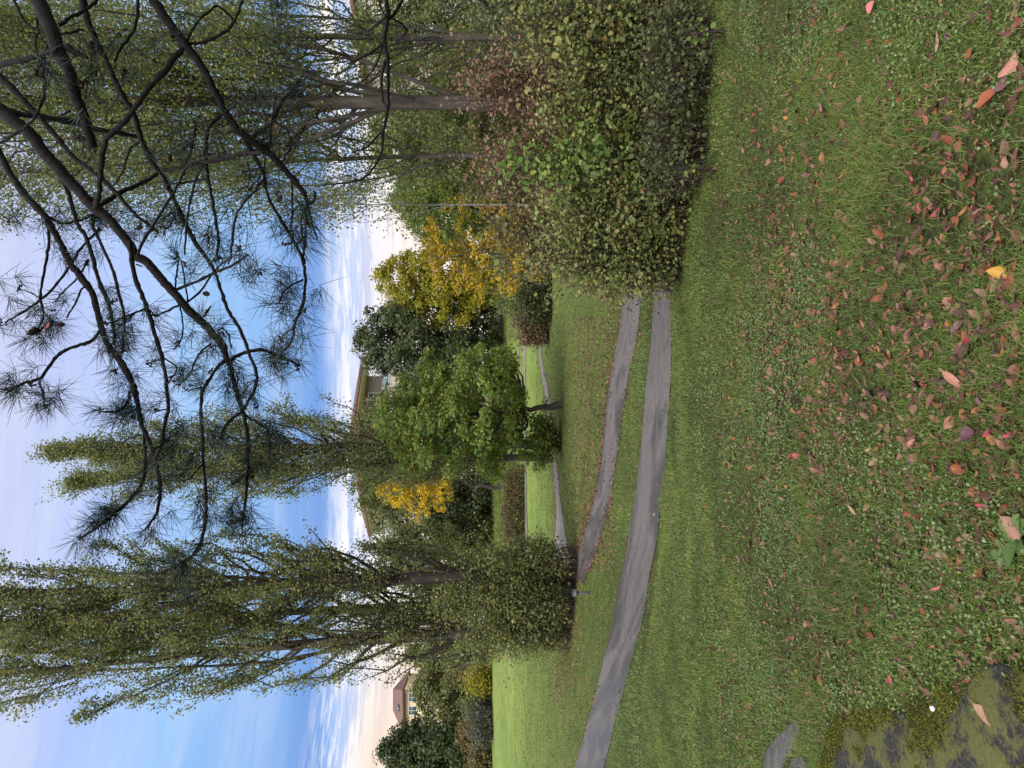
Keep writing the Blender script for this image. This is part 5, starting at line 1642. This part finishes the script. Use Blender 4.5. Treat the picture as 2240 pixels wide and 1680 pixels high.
# gabled house on the hill beyond the open lawn
d_h = 120.0
h1, h2 = P(0, 1592, d_h)[:2], P(0, 1515, d_h)[:2]
ez, rz = EYE + (1120 - 882) / FPX * d_h, EYE + (1120 - 856) / FPX * d_h
ho = thing('gabled_house', 'cream house with a brown tiled roof on the hill above the lawn bushes', 'house', (h1[0], h1[1], 0))
W_ = h2[0] - h1[0]
mb = MB()
mb.box((0, 0, 3), (W_, 8, ez))
mb.build('wall', MT['wall_cream'], ho)
mb = MB()
a_ = .6
Vv = [(-a_, -a_, ez + .02), (W_ + a_, -a_, ez + .02), (W_ + a_, 8 + a_, ez + .02), (-a_, 8 + a_, ez + .02), (1.1, 4, rz + .4), (W_ - 1.1, 4, rz + .4)]
mb.add(Vv, [(0, 1, 5, 4), (2, 3, 4, 5)])
mb.add([Vv[1], Vv[2], Vv[5], Vv[3], Vv[0], Vv[4]], [(0, 1, 2), (3, 4, 5)])
mb.add(Vv[:4], [(3, 2, 1, 0)])
rf = mb.build('roof', MT['roof'], ho)
mb = MB()
mb.box((W_ * .42, .6, ez + .55), (W_ * .42 + .9, 1.5, ez + 1.2))
mb.build('skylight', MT['glass'], rf)
mb = MB()
mb.box((-.65, -.68, ez - .25), (W_ + .65, -.60, ez + .1))
mb.build('gutter', MT['roof'], ho)
Mh = Matrix.Identity(4)
for k, x0 in enumerate((W_ * .36, W_ * .74)):
    window(ho, Mh, x0, ez - 2.3, 1.5, 1.4)
    window(ho, Mh, x0, ez - 5.3, 1.5, 1.4)
# second house at the edge of the picture
h3, h4 = P(0, 1745, 125)[:2], P(0, 1655, 125)[:2]
hz_ = EYE + (1120 - 876) / FPX * 125
h2o = thing('gabled_house', 'house with a reddish roof half hidden at the picture edge', 'house', (h3[0], h3[1], 0))
W_ = h4[0] - h3[0]
mb = MB()
mb.box((0, 0, 3), (W_, 8, hz_))
mb.build('wall', MT['wall_cream'], h2o)
mb = MB()
Vv = [(-.6, -.6, hz_ + .02), (W_ + .6, -.6, hz_ + .02), (W_ + .6, 8.6, hz_ + .02), (-.6, 8.6, hz_ + .02), (.9, 4, hz_ + 2.4), (W_ - .9, 4, hz_ + 2.4)]
mb.add(Vv, [(0, 1, 5, 4), (2, 3, 4, 5), (3, 2, 1, 0)])
mb.add([Vv[1], Vv[2], Vv[5], Vv[3], Vv[0], Vv[4]], [(0, 1, 2), (3, 4, 5)])
mb.build('roof', MT['roof'], h2o)
for k in range(2):
    window(h2o, Mh, W_ * (.55 + .25 * k), hz_ - 2.2, 1.2, 1.3)
# grey block behind the right-hand poplars
g1_, g2_ = P(0, 205, 46)[:2], P(0, -120, 40)[:2]
gz = EYE + (1120 - 800) / FPX * 45
go = thing('grey_building', 'grey flat roofed block glimpsed between the poplar stems', 'building', (g1_[0], g1_[1], 0))
L = float(np.linalg.norm(g2_ - g1_))
Mg = frame_M(np.zeros(2), g2_ - g1_, 0)
mb = MB()
mb.box((0, 0, -1), (L, 10, gz), Mg)
mb.build('wall', MT['wall_grey'], go)
mb = MB()
mb.box((-.25, -.25, gz + .003), (L + .25, 10.25, gz + .3), Mg)
mb.build('roof', MT['roof'], go)
for k in range(4):
    for st_ in range(3):
        window(go, Mg, 1.2 + k * 2.4, gz - 2.4 - 3 * st_, 1.3, 1.5)

# ------------------------------------------------------------------ small far things
MT['blue'] = noise_mat('dark_blue_plastic', [(.3, (.028, .028, .09)), (.7, (.045, .045, .13))], 6, 3, .5, .4)
b = P(1077, 1121, 62.5)
b[2] = float(ground(b[0], b[1]))
o = thing('refuse_bag', 'small dark blue sack lying behind the brown hedge', 'sack', b)
rock_mesh('bag_body', (0, 0, .42), (.34, .30, .50), MT['blue'], gl, o)
mb = MB()
mb.tube(np.array([(0, 0, .85), (.02, 0, .95), (.0, .02, 1.0), (.05, 0, 1.08)]), np.array([.12, .05, .06, .10]), 8)
mb.build('knot', MT['blue'], o)
MT['palerock'] = noise_mat('pale_rock', [(.3, (.30, .24, .24)), (.7, (.58, .52, .52))], 3, 4, .8)
for k, (dx, r_, lb) in enumerate(((0, .34, 'pale pinkish boulder at the far edge of the lawn by the picture edge'), (-.75, .26, 'smaller pale boulder leaning on the pinkish one'))):
    b = on(1668, 58.5) + (dx, -.3 * k, .12)
    tag(rock_mesh('boulder', b, (r_, r_ * .8, r_ * .9), MT['palerock'], gl), lb, 'boulder', 'pale boulders at the lawn edge')
